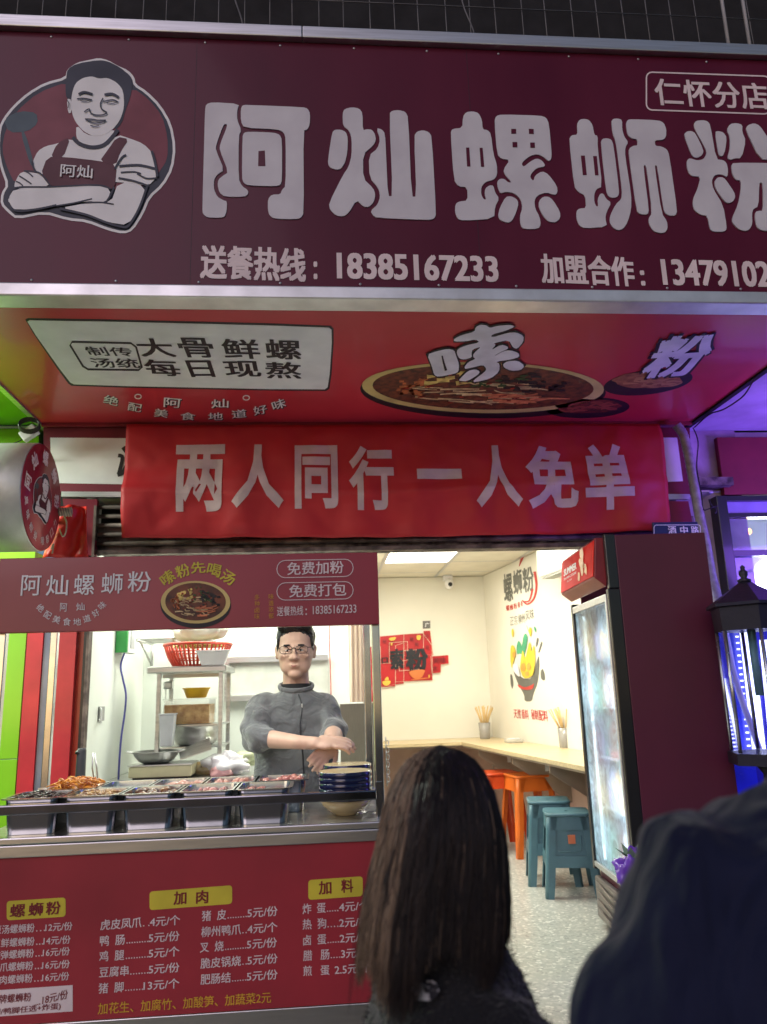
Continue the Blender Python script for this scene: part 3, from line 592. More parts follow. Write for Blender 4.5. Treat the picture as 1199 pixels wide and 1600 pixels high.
# ================================================================ food stall
FY = 2.45; PF2 = PLY(FY); lx0, lx1 = -.995, .192
st = thing('food_stall', 'red and stainless steel noodle stall counter with menu front and red header', 'food stall', (-.4, 2.7, 0))
M_hdr = mat('stall_red_print', (.34, .020, .045), .36, coat=.25, var=.05, scale=2, bump=.02, bscale=5)
hd = obj('header_board', MB().box(lx0, lx1-.006, FY+.001, FY+.028, 1.408, 1.640), M_hdr, st, bevel=.002)
obj('header_back', MB().box(lx0, lx1-.006, FY+.03, FY+.55, 1.62, 1.638), M_steel2, st)
for x, y in ((lx1-.030, FY+.03), (lx1-.032, FY+.50), (lx0, FY+.03), (lx0, FY+.50)):
    obj('post', MB().box(x, x+.026, y, y+.026, .82, 1.62), M_steel, st, bevel=.003)
obj('countertop', MB().box(lx0-.01, lx1+.012, FY-.012, FY+.56, .802, .822), M_steel2, st, bevel=.004)
obj('counter_edge', MB().box(lx0-.01, lx1+.012, FY-.012, FY+.01, .768, .801), M_steel2, st, bevel=.003)
obj('body', MB().box(lx0, lx1, FY+.013, FY+.54, .02, .80), M_steel2, st)
mp_ = obj('menu_panel', MB().box(lx0, lx1, FY, FY+.010, .338, .766), mat('menu_red_print', (.38, .024, .040), .5, var=.06, scale=3, coat=.1), st)
obj('lower_panel', MB().box(lx0, lx1, FY+.002, FY+.010, .02, .335), M_steel2, st, bevel=.002)
rl = obj('guard_rail', MB().box(lx0, lx1-.030, FY-.004, FY+.022, .882, .910), mat('dark_mirror_rail', (.34, .34, .37), .12, metal=1, var=.1, scale=8), st, bevel=.004)
for x in (lx0+.002, lx1-.031): obj('rail_bracket', MB().box(x, x+.02, FY+.0225, FY+.03, .86, .93), M_steel, st)
obj('inner_shelf', MB().box(lx0+.03, lx1-.03, FY+.05, FY+.5, 1.605, 1.612), M_steel2, st)
obj('under_header_light', MB().box(lx0+.12, lx1-.1, FY+.24, FY+.27, 1.585, 1.600), mat('led_tube', (1, 1, 1), .5, emis=8, ecol=(.95, 1, .92)), st)
lamp('stall_tube_lamp', (-.4, FY+.255, 1.58), 1.0, 3.6, (.95, 1, .92), sy=.04)
# header print
text('shop_name', M_white, PF2, [(c, x, y, x2, y-.5, 32) for c, x, y, x2 in (('阿', 35, 899, 66), ('灿', 74, 899, 108), ('螺', 117, 898, 149), ('蛳', 160, 896, 193), ('粉', 201, 893, 237))], hd, lift=.0016, bold=.006)
sa = [('绝', 64, 950, 11, 11, 40), ('配', 75, 961, 11, 11, 30), ('美', 89, 968, 12, 12, 18), ('食', 105, 971.5, 12, 12, 5), ('地', 121, 971.5, 12, 11, -5), ('道', 136, 966.5, 12, 11, -18), ('好', 150, 958, 11, 11, -32), ('味', 160, 946, 11, 11, -45), ('阿', 100, 949, 11, 13, 3), ('灿', 126, 948, 13, 12, -3)]
text_rot('arc_lettering', M_white, PF2, sa, hd, lift=.0016, bold=-.002)
text_rot('yellow_lettering', M_yel, PF2, [('嗦', 262, 903, 22, 20, -38), ('粉', 286, 892, 22, 20, -20), ('先', 310, 887, 23, 18, -3), ('喝', 335, 891, 22, 20, 14), ('汤', 357, 902, 22, 20, 32)], hd, lift=.0016, bold=.02)
bowl_print(hd, PF2, 306, 941, 55, 35, 1, 9, rim=.86)
for y in (875, 910): ribbons('pill_outline', M_pink, PF2, [(rrect(433, y+1, 552, y+28, 13, -.02), 1.1)], hd, closed=True, curve=False, lift=.0016)
text('lettering', M_pink, PF2, [('免费加粉', 449, 879, 537, 876, 20), ('免费打包', 452, 914, 541, 911, 20)], hd, lift=.0016, bold=.012)
text('phone_line', M_pink, PF2, [('送餐热线', 433, 948, 474, 946.5, 15), (':', 477.5, 951, 480, 951, 10), ('18385167233', 489, 947, 557, 944.5, 13)], hd, lift=.0016, bold=.01)
for col, xx, y0 in (('多种卤味', 402, 929), ('味道浓郁', 424, 928)):
    for i, ch in enumerate(col): text('gold_lettering', M_gold, PF2, [(ch, xx-4, y0+i*10, xx+4, y0+i*10, 8.5)], hd, lift=.0016, bold=0, res=2)
# menu print
PM = (Vector((0, FY, 0)), Vector((0, -1, 0)))
def sl(x0, y0, x1, y1, h): return [(x0, y0), (x1, y1), (x1, y1+h), (x0-.5, y0+h)]
def yb(x0, y0, x1, y1, h):
    sx = (y1-y0)/(x1-x0); return [(x, y0+(y-y0)+(x-x0)*sx) for x, y in rrect(x0, y0, x1, y0+h, 5)]
for a in ((11, 1408, 103, 1402, 30), (234, 1393, 363, 1383, 29), (482, 1375, 567, 1369, 31)): flat('title_plate', M_yel, PM, [yb(*a)], mp_, h=.0006, lift=.0006, sm=0)
M_dr = mat('dark_red_ink', (.22, .012, .02), .5)
text('title_lettering', M_dr, PM, [('螺', 17, 1413, 41, 1411, 21), ('蛳', 46, 1411, 69, 1409, 21), ('粉', 73, 1409, 96, 1407, 21), ('加', 272, 1393, 292, 1391.5, 21), ('肉', 307, 1391, 326, 1390, 21), ('加', 498, 1377, 518, 1375.5, 21), ('料', 533, 1374, 552, 1373, 21)], mp_, lift=.002, bold=.025)
def dots(t, n): return t
L = []
def row(name, price, x0, y0, x1, y1, h, xn, xp):
    # name ends at xn, price begins at xp; dots between
    s_ = (y1-y0)/(x1-x0)
    Y_ = lambda x: y0+(x-x0)*s_
    L.append((name, x0, y0, xn, Y_(xn), h)); L.append((price, xp, Y_(xp)+h*.06, x1, y1+h*.06, h*.95))
    n = max(2, int((xp-xn-3)/3.6)); xs = [xn+3+i*(xp-xn-5)/max(1, n-1) for i in range(n)]
    for x in xs: DOT.append((x, Y_(x)+h*.86))
DOT = []
for n, p, x0, y0, x1, y1, xn, xp in (('原汤螺蛳粉', '12元/份', -9, 1446, 114, 1439, 55, 72), ('三鲜螺蛳粉', '14元/份', -10, 1467, 111, 1460, 55, 69), ('炸弹螺蛳粉', '16元/份', -11, 1486, 110, 1478, 54, 68), ('鸭爪螺蛳粉', '16元/份', -12, 1505, 110, 1498, 53, 67), ('螺肉螺蛳粉', '16元/份', -13, 1525, 109, 1517, 52, 67)): row(n, p, x0, y0, x1, y1, 14, xn, xp)
for n, p, x0, y0, x1, y1, xn, xp in (('虎皮凤爪', '4元/个', 158, 1437, 282, 1428, 222, 235), ('鸭  肠', '5元/份', 157, 1462, 281, 1453, 196, 233), ('鸡  腿', '5元/个', 156, 1486, 281, 1477, 195, 233), ('豆腐串', '5元/份', 156, 1511, 281, 1502, 202, 233), ('猪  脚', '13元/个', 155, 1536, 281, 1527, 194, 225),
    ('猪  皮', '5元/份', 316, 1423, 434, 1414, 354, 387), ('柳州鸭爪', '4元/个', 315, 1448, 434, 1439, 377, 387), ('叉  烧', '5元/份', 313, 1472, 433, 1463, 350, 386), ('脆皮锅烧', '5元/份', 314, 1497, 434, 1488, 377, 387), ('肥肠结', '5元/份', 314, 1522, 434, 1513, 361, 386),
    ('炸  蛋', '4元/个', 473, 1412, 577, 1405, 509, 530), ('热  狗', '2元/根', 473, 1436, 577, 1430, 510, 530), ('卤  蛋', '2元/个', 474, 1461, 577, 1454, 510, 531), ('腊   肠', '3元/根', 474, 1485, 577, 1478, 515, 533)): row(n, p, x0, y0, x1, y1, 16.5, xn, xp)
L += [('煎   蛋', 474, 1509, 515, 1507, 16), ('2.5元/个', 523, 1507, 580, 1503, 16)]
text('menu_line', M_pink, PM, L, mp_, lift=.0014, bold=.012, res=2)
dm = MB()
for x, y in DOT: dm.prism([at(*p, PM)-Vector((0, .001, 0)) for p in ((x-.9, y-.9), (x+.9, y-.9), (x+.9, y+.9), (x-.9, y+.9))], PM[1], .0006)
stuff(obj('dot_leaders', dm, M_pink, mp_))
text('yellow_line', mat('ochre_print', (.78, .42, .04), .5), PM, [('加花生、加腐竹、加酸笋、加蔬菜2元', 154, 1567, 424, 1549, 18)], mp_, lift=.0014, bold=.012)
pb_ = flat('cream_plate', M_pink, PM, [[(-60, 1551), (114, 1539), (114, 1580), (-60, 1592)]], mp_, h=.0008, lift=.0004, sm=0)
text('plate_lettering', M_dr, PM, [('招牌螺蛳粉', -13, 1555, 50, 1550, 14), ('....18元/份', 54, 1558, 107, 1545, 15), ('(猪脚/鸭脚任选+炸蛋)', -28, 1578, 96, 1566, 12)], mp_, lift=.002, bold=.014)
obj('added_gap_sheet', MB().box(lx0+.02, lx1-.36, 2.664, 2.668, .823, .912), M_steel2, st)  # steel sheets added behind the pan rows to brighten the dark gaps
obj('added_gap_sheet', MB().box(lx0+.02, lx1-.36, 2.872, 2.876, .823, .912), M_steel2, st)
# ---- steel food pans, each with its own food
def food_mat(n, a, b, sc=40): return mat(n, a, .35, col2=b, scale=sc, coat=.3, fac=(.45, .55))
def pan(x, y, label, kind):
    t = thing('food_pan', label, 'food pan', (x, y, .823), 'steel food pans on the stall counter')
    W, D, Hh = .163, .185, .102; b = MB(); o = Vector((x, y, .823))
    def ring(wx, wy, z, n=4, r=.02):
        out = []
        for cx, cy, a0 in ((wx-r, wy-r, 0), (-wx+r, wy-r, 90), (-wx+r, -wy+r, 180), (wx-r, -wy+r, 270)):
            for i in range(n+1):
                a = math.radians(a0+90*i/n); out.append(o+Vector((cx+r*math.cos(a), cy+r*math.sin(a), z)))
        return out
    R = [ring(W/2-.012, D/2-.012, 0), ring(W/2-.004, D/2-.004, Hh-.004), ring(W/2+.007, D/2+.007, Hh-.003, r=.024), ring(W/2+.007, D/2+.007, Hh, r=.024), ring(W/2-.005, D/2-.005, Hh), ring(W/2-.013, D/2-.013, .003)]
    n = len(R[0]); k = 0
    for r in R: b.v += r
    for i in range(len(R)-1):
        for j in range(n): b.f.append((i*n+j, i*n+(j+1) % n, (i+1)*n+(j+1) % n, (i+1)*n+j)); b.sm.append(False)
    b.f.append(tuple(range(n))[::-1]); b.f.append(tuple((len(R)-1)*n+j for j in range(n))); b.sm += [False, False]
    obj('tray', b, M_steel, t)
    c, c2, lump, lev, cnt, shape = kind
    f = MB(); rr = random.Random(int(x*1000+y*100)); q = 15
    for i in range(q+1):
        for j in range(q+1):
            u = (i/q-.5)*(W-.016); v = (j/q-.5)*(D-.016); e_ = min(1, 8*min(i/q, 1-i/q)*1.0)*min(1, 8*min(j/q, 1-j/q))
            f.v.append(o+Vector((u, v, lev+.02+lump*e_*(1.0*noise.noise(Vector((u*40, v*40, x*9)))+.5))))
    for i in range(q):
        for j in range(q): a = i*(q+1)+j; f.f.append((a, a+q+1, a+q+2, a+1)); f.sm.append(True)
    nm, mm = c
    obj(nm, f, mm, t)
    g_ = MB()
    for _ in range(cnt):
        u = rr.uniform(-.5, .5)*(W-.045); v = rr.uniform(-.5, .5)*(D-.045); z = lev+.02+lump*rr.uniform(.3, 1.3)
        p = o+Vector((u, v, z))
        if shape == 'bean': g_.ell(p, (.006, .0042, .0042), 6, 4)
        elif shape == 'strip':
            a = rr.uniform(0, 6.28); l = rr.uniform(.012, .03); d = Vector((math.cos(a), math.sin(a), 0))*l
            g_.tube([p-d, p-d*.3+Vector((0, 0, .006)), p+d*.4+Vector((0, 0, rr.uniform(0, .008))), p+d], .0022, 5)
        elif shape == 'chunk':
            a = [rr.uniform(.6, 1.2) for _ in range(3)]; k0 = len(g_.v); g_.ell(p, (.016*a[0], .013*a[1], .012*a[2]), 8, 6)
            for i in range(k0, len(g_.v)): g_.v[i] += Vector((1, 1, 1))*.006*noise.noise(g_.v[i]*120)
    if cnt: stuff(obj('pieces', g_, c2, t))
    return t
F = lambda n, a, b, s=40: (n, food_mat(n, a, b, s))
front = [((-.86), 'front row food pan of dark wood ear strips, leftmost', (F('wood_ear', (.10, .05, .04), (.03, .015, .012)), food_mat('ear_bits', (.12, .06, .05), (.02, .01, .01)), .012, .066, 70, 'strip')),
 (-.69, 'front row food pan heaped with roasted peanuts', (F('peanut_bed', (.40, .24, .10), (.20, .10, .05)), food_mat('peanut', (.50, .30, .13), (.25, .11, .05)), .010, .068, 150, 'bean')),
 (-.52, 'front row food pan with a dark braised meat heap', (F('braise_sauce', (.16, .03, .015), (.07, .02, .01), 20), food_mat('braised_meat', (.07, .022, .012), (.22, .09, .03)), .008, .062, 22, 'chunk')),
 (-.35, 'front row food pan of clear pinkish broth, second from the right', (F('pink_broth', (.45, .22, .18), (.30, .12, .10), 8), food_mat('pink_bits', (.5, .2, .18), (.3, .1, .08)), .003, .06, 10, 'chunk')),
 (-.18, 'front row food pan of deep red broth, rightmost', (F('red_broth', (.45, .10, .06), (.28, .05, .03), 8), food_mat('red_bits', (.4, .1, .07), (.2, .05, .03)), .003, .06, 6, 'chunk'))]
for x, lb, k in front: pan(x, 2.565, lb, k)
back = [(-.815, 'back row food pan heaped with orange fried strips', (F('orange_bed', (.55, .22, .03), (.35, .10, .02)), food_mat('orange_strip', (.70, .28, .03), (.45, .12, .02)), .022, .072, 130, 'strip')),
 (-.645, 'back row food pan, nearly empty, between orange strips and dark meat', (F('pale_sauce', (.40, .34, .26), (.25, .2, .15), 12), None, .002, .03, 0, '')),
 (-.475, 'back row food pan of pinkish sliced meat behind the dark meat', (F('sliced_meat', (.48, .24, .19), (.32, .12, .09), 30), food_mat('slice', (.5, .26, .2), (.36, .14, .1)), .006, .06, 20, 'chunk')),
 (-.305, 'back row food pan of pale pink sausage pieces, second from the right', (F('sausage_bed', (.55, .30, .25), (.38, .16, .13), 30), food_mat('sausage_bit', (.55, .28, .22), (.4, .16, .12)), .005, .064, 16, 'chunk')),
 (-.135, 'back row food pan of rosy meat slices, rightmost', (F('rosy_meat', (.55, .22, .20), (.38, .12, .1), 30), food_mat('rosy_bit', (.55, .25, .2), (.4, .14, .12)), .006, .064, 20, 'chunk'))]
for x, lb, k in back: pan(x, 2.775, lb, k)
# tongs and ladle handles standing in the pans
M_st3 = M_steel2
tg = thing('serving_tongs', 'slim steel tongs standing upright behind the pans', 'tongs', (-.78, 2.88, .84))
for s_ in (-1, 1): obj('arm', MB().tube([atY(322-170+s_*2+0, 1238, 2.88)+Vector((.0, 0, 0)), atY(148+s_*3.5, 1200, 2.88), atY(147+s_*1, 1176, 2.88)], .0025, 6), M_st3, tg)
ld = thing('black_canister', 'dark grey upright tube standing by the red door pillar', 'canister', (-.93, 3.0, .9))
obj('tube', MB().lathe(atY(125, 1226, 3.05), [(.016, 0), (.018, .02), (.017, .12), (.014, .128)], 14), mat('dark_grey_plastic', (.05, .05, .06), .4), ld)
obj('cap', MB().lathe(atY(125, 1178, 3.05), [(.018, 0), (.015, .012)], 14), M_blackp, ld)
# bowls
M_nv = mat('navy_glaze', (.012, .014, .06), .12, coat=.6); M_cr = mat('cream_glaze', (.72, .56, .30), .2, coat=.4)
def bowl(c, s, label, group='stacked navy and cream noodle bowls'):
    t = thing('noodle_bowl', label, 'bowl', c, group); c = Vector(c)
    obj('bowl_body', MB().lathe(c, [(.040*s, 0), (.042*s, .006*s), (.062*s, .014*s), (.086*s, .035*s), (.094*s, .054*s)], 36), M_cr, t)
    obj('navy_band', MB().lathe(c, [(.0942*s, .054*s), (.0985*s, .057*s), (.100*s, .075*s), (.097*s, .077*s)], 36), M_nv, t)
    obj('inside', MB().lathe(c, [(.0965*s, .0775*s), (.090*s, .055*s), (.075*s, .03*s), (.0, .012*s)], 36), M_cr, t)
    return t
cx = atY(540, 1230, 2.60).x
for k in range(5): bowl((cx, 2.60, .823+k*.0165), .86, 'navy and cream bowl in the front stack of bowls, %s' % ['at the bottom', 'second from the bottom', 'in the middle', 'second from the top', 'on top'][k])
cx2 = atY(543, 1200, 2.80).x
for k in range(5): bowl((cx2, 2.81, .823+k*.0175), .84, 'navy and cream bowl in the rear stack of bowls, %s' % ['at the bottom', 'second from the bottom', 'in the middle', 'second from the top', 'on top'][k])
bg = thing('plastic_bag', 'small crumpled clear plastic bag beside the bowl stack', 'bag', (.14, 2.62, .823))
def crumple(c, r, amp, fr, seed, n=20):
    b = MB().ell(c, r, n, n*2//3); 
    for i in range(len(b.v)):
        d = (b.v[i]-Vector(c)); q = noise.fractal(b.v[i]*fr+Vector((seed, 0, 0)), 1, 2, 4); b.v[i] += d*q*amp
        b.v[i].z = max(b.v[i].z, c[2]-r[2]*.85)
    return b
M_pl = mat('thin_plastic', (.86, .86, .88), .25, trans=.5, alpha=.8)
obj('bag', crumple((.145, 2.60, .858), (.035, .03, .04), .5, 22, 3), M_pl, bg)
# ================================================================ kitchen behind the stall
tb_ = thing('steel_table', 'stainless steel kitchen worktable behind the food pans', 'table', (-.85, 5.0, 0))
obj('table_top', MB().box(-1.255, -.42, 4.72, 5.69, .71, .74), M_steel2, tb_, bevel=.004)
for x, y in ((-1.22, 4.76), (-.46, 4.76), (-1.22, 5.64), (-.46, 5.64)): obj('leg', MB().box(x-.018, x+.018, y-.018, y+.018, 0, .708), M_steel2, tb_)
obj('shelf', MB().box(-1.24, -.44, 4.75, 5.66, .25, .27), M_steel2, tb_)
def px(x0, y0, x1, y1, Y, D):     # box whose front face covers these pixels at depth Y
    a = atY(x0, (y0+y1)/2, Y); b = atY(x1, (y0+y1)/2, Y); t = atY((x0+x1)/2, y0, Y); u = atY((x0+x1)/2, y1, Y)
    return a.x, b.x, Y, Y+D, u.z, t.z
rk = thing('steel_rack', 'small stainless steel rack standing on the kitchen worktable', 'rack', (-.85, 5.2, .742))
RX0, RX1, RY0, RY1 = -1.02, -.64, 4.98, 5.42; RZ = atY(290, 1050, RY0).z
obj('rack_top', MB().box(RX0-.06, RX1+.05, RY0-.03, RY1+.02, RZ-.004, RZ+.035), M_steel2, rk, bevel=.008)
obj('rack_brace', MB().box(RX0, RX1, RY0+.18, RY0+.2, RZ-.03, RZ-.006), M_steel2, rk)
for x in (RX0, RX1):
    for y in (RY0, RY1-.03): obj('post', MB().box(x, x+.026, y, y+.026, .742, RZ-.005), M_steel2, rk, bevel=.003)
SH2 = atY(290, 1132, RY0+.1).z; SH1 = atY(290, 1166, RY0+.1).z
for z in (SH1, SH2+.0): obj('rack_shelf', MB().box(RX0+.003, RX1+.023, RY0+.028, RY1-.032, z-.008, z), M_steel2, rk)
def onY(x, y, Y): p = atY(x, y, Y); return p
# clear box of noodles
cb = thing('noodle_box', 'clear plastic box full of yellow dried tofu skin on the rack', 'box', (-.83, 5.06, SH2))
bx = (-.985, -.70, 5.04, 5.32)
obj('food_fill', MB().box(bx[0]+.006, bx[1]-.006, bx[2]+.006, bx[3]-.006, SH2+.004, SH2+.12), mat('tofu_skin_pile', (.78, .50, .18), .6, col2=(.45, .22, .06), scale=22, bump=1, bscale=40), cb)
M_clr = mat('clear_plastic', (.9, .9, .9), .1, trans=.9, alpha=.45)
obj('box_wall', MB().box(bx[0], bx[0]+.003, bx[2], bx[3], SH2+.002, SH2+.15).box(bx[1]-.003, bx[1], bx[2], bx[3], SH2+.002, SH2+.15).box(bx[0]+.0035, bx[1]-.0035, bx[2], bx[2]+.003, SH2+.002, SH2+.15), M_clr, cb)
obj('lid', MB().box(bx[0]-.006, bx[1]+.006, bx[2]-.006, bx[3]+.006, SH2+.152, SH2+.158), M_clr, cb, bevel=.002)
yb2 = thing('yellow_basin', 'small yellow plastic basin on top of the clear box', 'basin', (-.80, 5.14, SH2+.16))
obj('basin', MB().lathe((-.80, 5.14, SH2+.16), [(.055, 0), (.062, .004), (.082, .055), (.09, .06), (.088, .064), (.078, .056), (.056, .008), (0, .008)], 28), mat('yellow_plastic', (.80, .48, .03), .35), yb2)
pt = thing('steel_pot', 'wide dented steel pot on the lower rack shelf', 'pot', (-.78, 5.15, SH1))
obj('pot_body', MB().lathe((-.80, 5.17, SH1+.001), [(.10, 0), (.125, .01), (.142, .06), (.148, .115), (.155, .118), (.150, .121), (.143, .115), (.12, .02), (0, .014)], 32), M_steel2, pt)
wb = thing('white_bucket', 'tall translucent white plastic bucket between rack posts', 'bucket', (-.99, 4.93, .742))
q = px(250, 1117, 274, 1166, 4.93, .1)
obj('bucket_wall', MB().hexa([(q[0]+.008, 4.90, q[4]), (q[1]-.012, 4.90, q[4]), (q[1]-.012, 4.97, q[4]), (q[0]+.008, 4.97, q[4])], [(q[0], 4.885, q[5]), (q[1], 4.885, q[5]), (q[1], 4.975, q[5]), (q[0], 4.975, q[5])]), mat('milky_plastic', (.72, .75, .78), .4), wb, bevel=.006)
obj('bucket_rim', MB().box(q[0]-.004, q[1]+.004, 4.88, 4.978, q[5]+.001, q[5]+.008), mat('milky_plastic', (.7, .7, .7)), wb)
# scale box and wok
q = px(201, 1185, 299, 1213, 4.76, .28)
sc_ = thing('cream_scale_box', 'cream coloured flat metal scale box on the worktable', 'kitchen scale', (q[0]+.2, 4.8, .742))
obj('case', MB().box(q[0], q[1], 4.76, 5.02, .755, .815), mat('cream_enamel', (.66, .62, .40), .35), sc_, bevel=.006)
obj('case_foot', MB().box(q[0]+.02, q[1]-.02, 4.78, 5.0, .742, .754), M_blackp, sc_)
obj('weighing_plate', MB().box(q[0]-.006, q[1]+.006, 4.755, 5.025, .817, .825), M_steel2, sc_, bevel=.002)
wc = atY(244, 1188, 4.86); wc.z = .826
wk = thing('steel_wok', 'two handled grey steel wok resting on the cream scale box', 'wok', wc)
obj('wok_pan', MB().lathe(wc, [(.07, 0), (.10, .015), (.125, .045), (.135, .066), (.139, .068), (.135, .070), (.12, .05), (.09, .02), (0, .010)], 32), mat('dull_steel', (.40, .40, .40), .32, metal=.9), wk)
for s_ in (-1, 1): obj('handle', MB().tube(smooth_line([(wc.x+s_*.13, wc.y-.025, wc.z+.062), (wc.x+s_*.165, wc.y-.022, wc.z+.072), (wc.x+s_*.165, wc.y+.022, wc.z+.072), (wc.x+s_*.13, wc.y+.025, wc.z+.062)]), .004, 6), M_steel2, wk)
tr = thing('baking_tray', 'thin steel tray tilted against the rack post', 'tray', (-.72, 4.9, .8))
obj('tray', MB().slab([atY(280, 1172, 4.93), atY(328, 1152, 4.95), atY(331, 1170, 4.80), atY(282, 1186, 4.80)], Vector((0, 0, 1)), .006), M_steel2, tr)
fb_ = thing('food_bag', 'bag of brown snacks lying under the tray', 'bag', (-.72, 4.95, .742))
obj('bag', crumple((-.73, 5.0, .775), (.10, .06, .04), .4, 14, 8), mat('brown_snack', (.45, .30, .12), .5, col2=(.6, .55, .4), scale=20), fb_)
pbx = thing('white_plastic_bags', 'heap of crumpled white and pink plastic bags on the table end', 'bags', (-.56, 4.95, .742))
obj('bag', crumple((-.56, 4.93, .80), (.125, .10, .065), .55, 17, 1, 34), mat('white_film', (.80, .79, .82), .35, var=.04), pbx)
obj('pink_bag', crumple((-.60, 4.84, .765), (.07, .05, .032), .5, 22, 5, 26), mat('pink_film', (.80, .45, .45), .35), pbx)
obj('bag', crumple((-.47, 5.02, .82), (.08, .08, .05), .5, 19, 12, 26), mat('green_film', (.62, .68, .42), .4), pbx)
# basket on top of the rack
bc = Vector((-.80, 5.16, RZ+.036)); 
bk = thing('red_colander', 'red plastic colander basket full of greens on top of the rack', 'colander', bc)
M_rp = mat('red_plastic', (.62, .06, .03), .35)
cage = MB()
for k in range(44):
    a = 2*math.pi*k/44; c, s_ = math.cos(a), math.sin(a)
    cage.tube([bc+Vector((c*.15, s_*.15, .004)), bc+Vector((c*.185, s_*.185, .06)), bc+Vector((c*.212, s_*.212, .135))], .0065, 5)
stuff(obj('basket_ribs', cage, M_rp, bk))
obj('basket_rim', MB().tube([bc+Vector((math.cos(a)*.216, math.sin(a)*.216, .14)) for a in [2*math.pi*i/40 for i in range(40)]], .009, 8, closed=True), M_rp, bk)
obj('basket_base', MB().lathe(bc, [(.155, 0), (.158, .012)], 32), M_rp, bk)
for z in (.05, .095): r_ = .15+z*.47; obj('basket_hoop', MB().tube([bc+Vector((math.cos(a)*r_, math.sin(a)*r_, z)) for a in [2*math.pi*i/40 for i in range(40)]], .005, 6, closed=True), M_rp, bk)
lv = MB(); rr = random.Random(4)
for k in range(260):
    a = rr.uniform(0, 6.28); r_ = .18*math.sqrt(rr.random()); p = bc+Vector((r_*math.cos(a), r_*math.sin(a), .13+rr.uniform(0, .035)*(1-r_/.25)))
    d = Vector((rr.uniform(-1, 1), rr.uniform(-1, 1), rr.uniform(-.2, .6))).normalized()*.024; e_ = d.cross(Vector((rr.uniform(-1, 1), rr.uniform(-1, 1), 1))).normalized()*.009
    lv.add([p-d, p+e_, p+d, p-e_, p+Vector((0, 0, .004))], [(0, 1, 4), (1, 2, 4), (2, 3, 4), (3, 0, 4)])
gl = stuff(obj('greens', lv, mat('lettuce', (.22, .40, .06), .5, col2=(.55, .45, .15), scale=9), bk))
bagt = thing('clear_bag', 'pale translucent plastic bag heaped over the red colander', 'bag', bc+Vector((0, 0, .17)))
obj('bag', crumple(tuple(bc+Vector((.01, .02, .24))), (.17, .13, .085), .35, 9, 6, 34), mat('pale_film', (.80, .80, .74), .3, trans=.2), bagt)
wt = thing('white_tub', 'white square plastic tub in front of the red colander', 'tub', (-.80, 4.955, RZ+.036))
q = px(306, 1016, 357, 1036, 4.93, .1); z0 = RZ+.037
obj('tub', MB().hexa([(q[0]+.03, 4.965, z0), (q[1]-.03, 4.965, z0), (q[1]-.03, 5.0, z0), (q[0]+.03, 5.0, z0)][::1], [(q[0], 4.95, z0+.085), (q[1], 4.95, z0+.085), (q[1], 5.02, z0+.085), (q[0], 5.02, z0+.085)]), M_white, wt, bevel=.004)
obj('tub_rim', MB().box(q[0]-.005, q[1]+.005, 4.945, 5.025, z0+.0855, z0+.092), M_white, wt, bevel=.002)
# wall shelf with brackets
ws = thing('wall_shelf', 'steel wire shelf on brackets high on the kitchen wall', 'shelf', (-1.0, 5.5, 1.6))
wz = atY(280, 1000, 5.4).z
for k in range(9): obj('shelf_bar', MB().tube([(-1.25, 5.2+k*.055, wz), (-.75, 5.2+k*.055, wz)], .006, 6), M_steel2, ws)
for x in (-1.2, -.98): obj('bracket', MB().tube([(x, 5.69, wz-.01), (x, 5.2, wz-.01)], .010, 6).tube([(x, 5.67, wz-.16), (x, 5.67, wz)], .010, 6).tube([(x, 5.66, wz-.15), (x, 5.30, wz-.015)], .008, 6), M_steel2, ws)
# green electric box, cable, socket
eb = thing('electric_box', 'green and white electric meter box on the kitchen side wall', 'electric box', (-1.22, 4.95, 1.4))
q = px(182, 975, 199, 1020, 4.93, .2)
obj('box_front', MB().box(-1.259, -1.19, 4.90, 4.915, q[4], q[5]+.05), mat('green_enamel', (.06, .42, .10), .4), eb, bevel=.002)
obj('box_case', MB().box(-1.259, -1.185, 4.917, 5.10, q[4], q[5]+.05), mat('white_enamel', (.78, .79, .78), .4), eb, bevel=.004)
obj('box_window', MB().box(-1.184, -1.181, 4.96, 5.06, q[4]+.03, q[5]+.03), mat('grey_panel', (.35, .36, .37), .3), eb)
cab = MB().tube(smooth_line([onY(195, 1020, 4.96), onY(189, 1040, 4.94), onY(192, 1060, 4.93), onY(197, 1085, 4.93), onY(195, 1115, 4.93), onY(190, 1150, 4.92), onY(187, 1185, 4.90), onY(185, 1225, 4.88)]), .006, 8)
tag(obj('power_cable', cab, mat('blue_cable', (.10, .10, .42), .4), loc=(-1.2, 4.93, .75)), 'blue power cable hanging from the green electric box', 'cable')
sk = thing('wall_socket', 'grey socket plate with white plug on the kitchen side wall', 'socket', (-1.255, 4.62, 1.15))
q = px(147, 1104, 159, 1127, 4.62, .02)
obj('socket_plate', MB().box(-1.2615, -1.250, 4.60, 4.70, q[4], q[5]), mat('grey_socket', (.30, .30, .29), .4), sk, bevel=.003)
obj('plug', MB().tube(smooth_line([(-1.248, 4.60, q[5]-.01), (-1.235, 4.57, q[5]-.02), (-1.235, 4.57, q[4]), (-1.25, 4.60, q[4]+.01)]), .005, 6), M_white, sk)
wp = thing('wall_window_frame', 'pale grey framed panel on the kitchen back wall', 'panel', (-.45, 5.69, 1.2))
q = px(356, 1030, 470, 1090, 5.68, .01)
obj('panel', MB().box(q[0], q[1]+.2, 5.685, 5.698, q[4], q[5]), mat('pale_panel', (.60, .62, .56), .3), wp)
for z in (q[4], q[5]): obj('frame_bar', MB().box(q[0]-.02, q[1]+.2, 5.66, 5.684, z-.02, z+.02), M_alu, wp)
obj('frame_bar', MB().box(q[0]-.02, q[0]+.01, 5.66, 5.684, q[4]+.021, q[5]-.021), M_alu, wp)
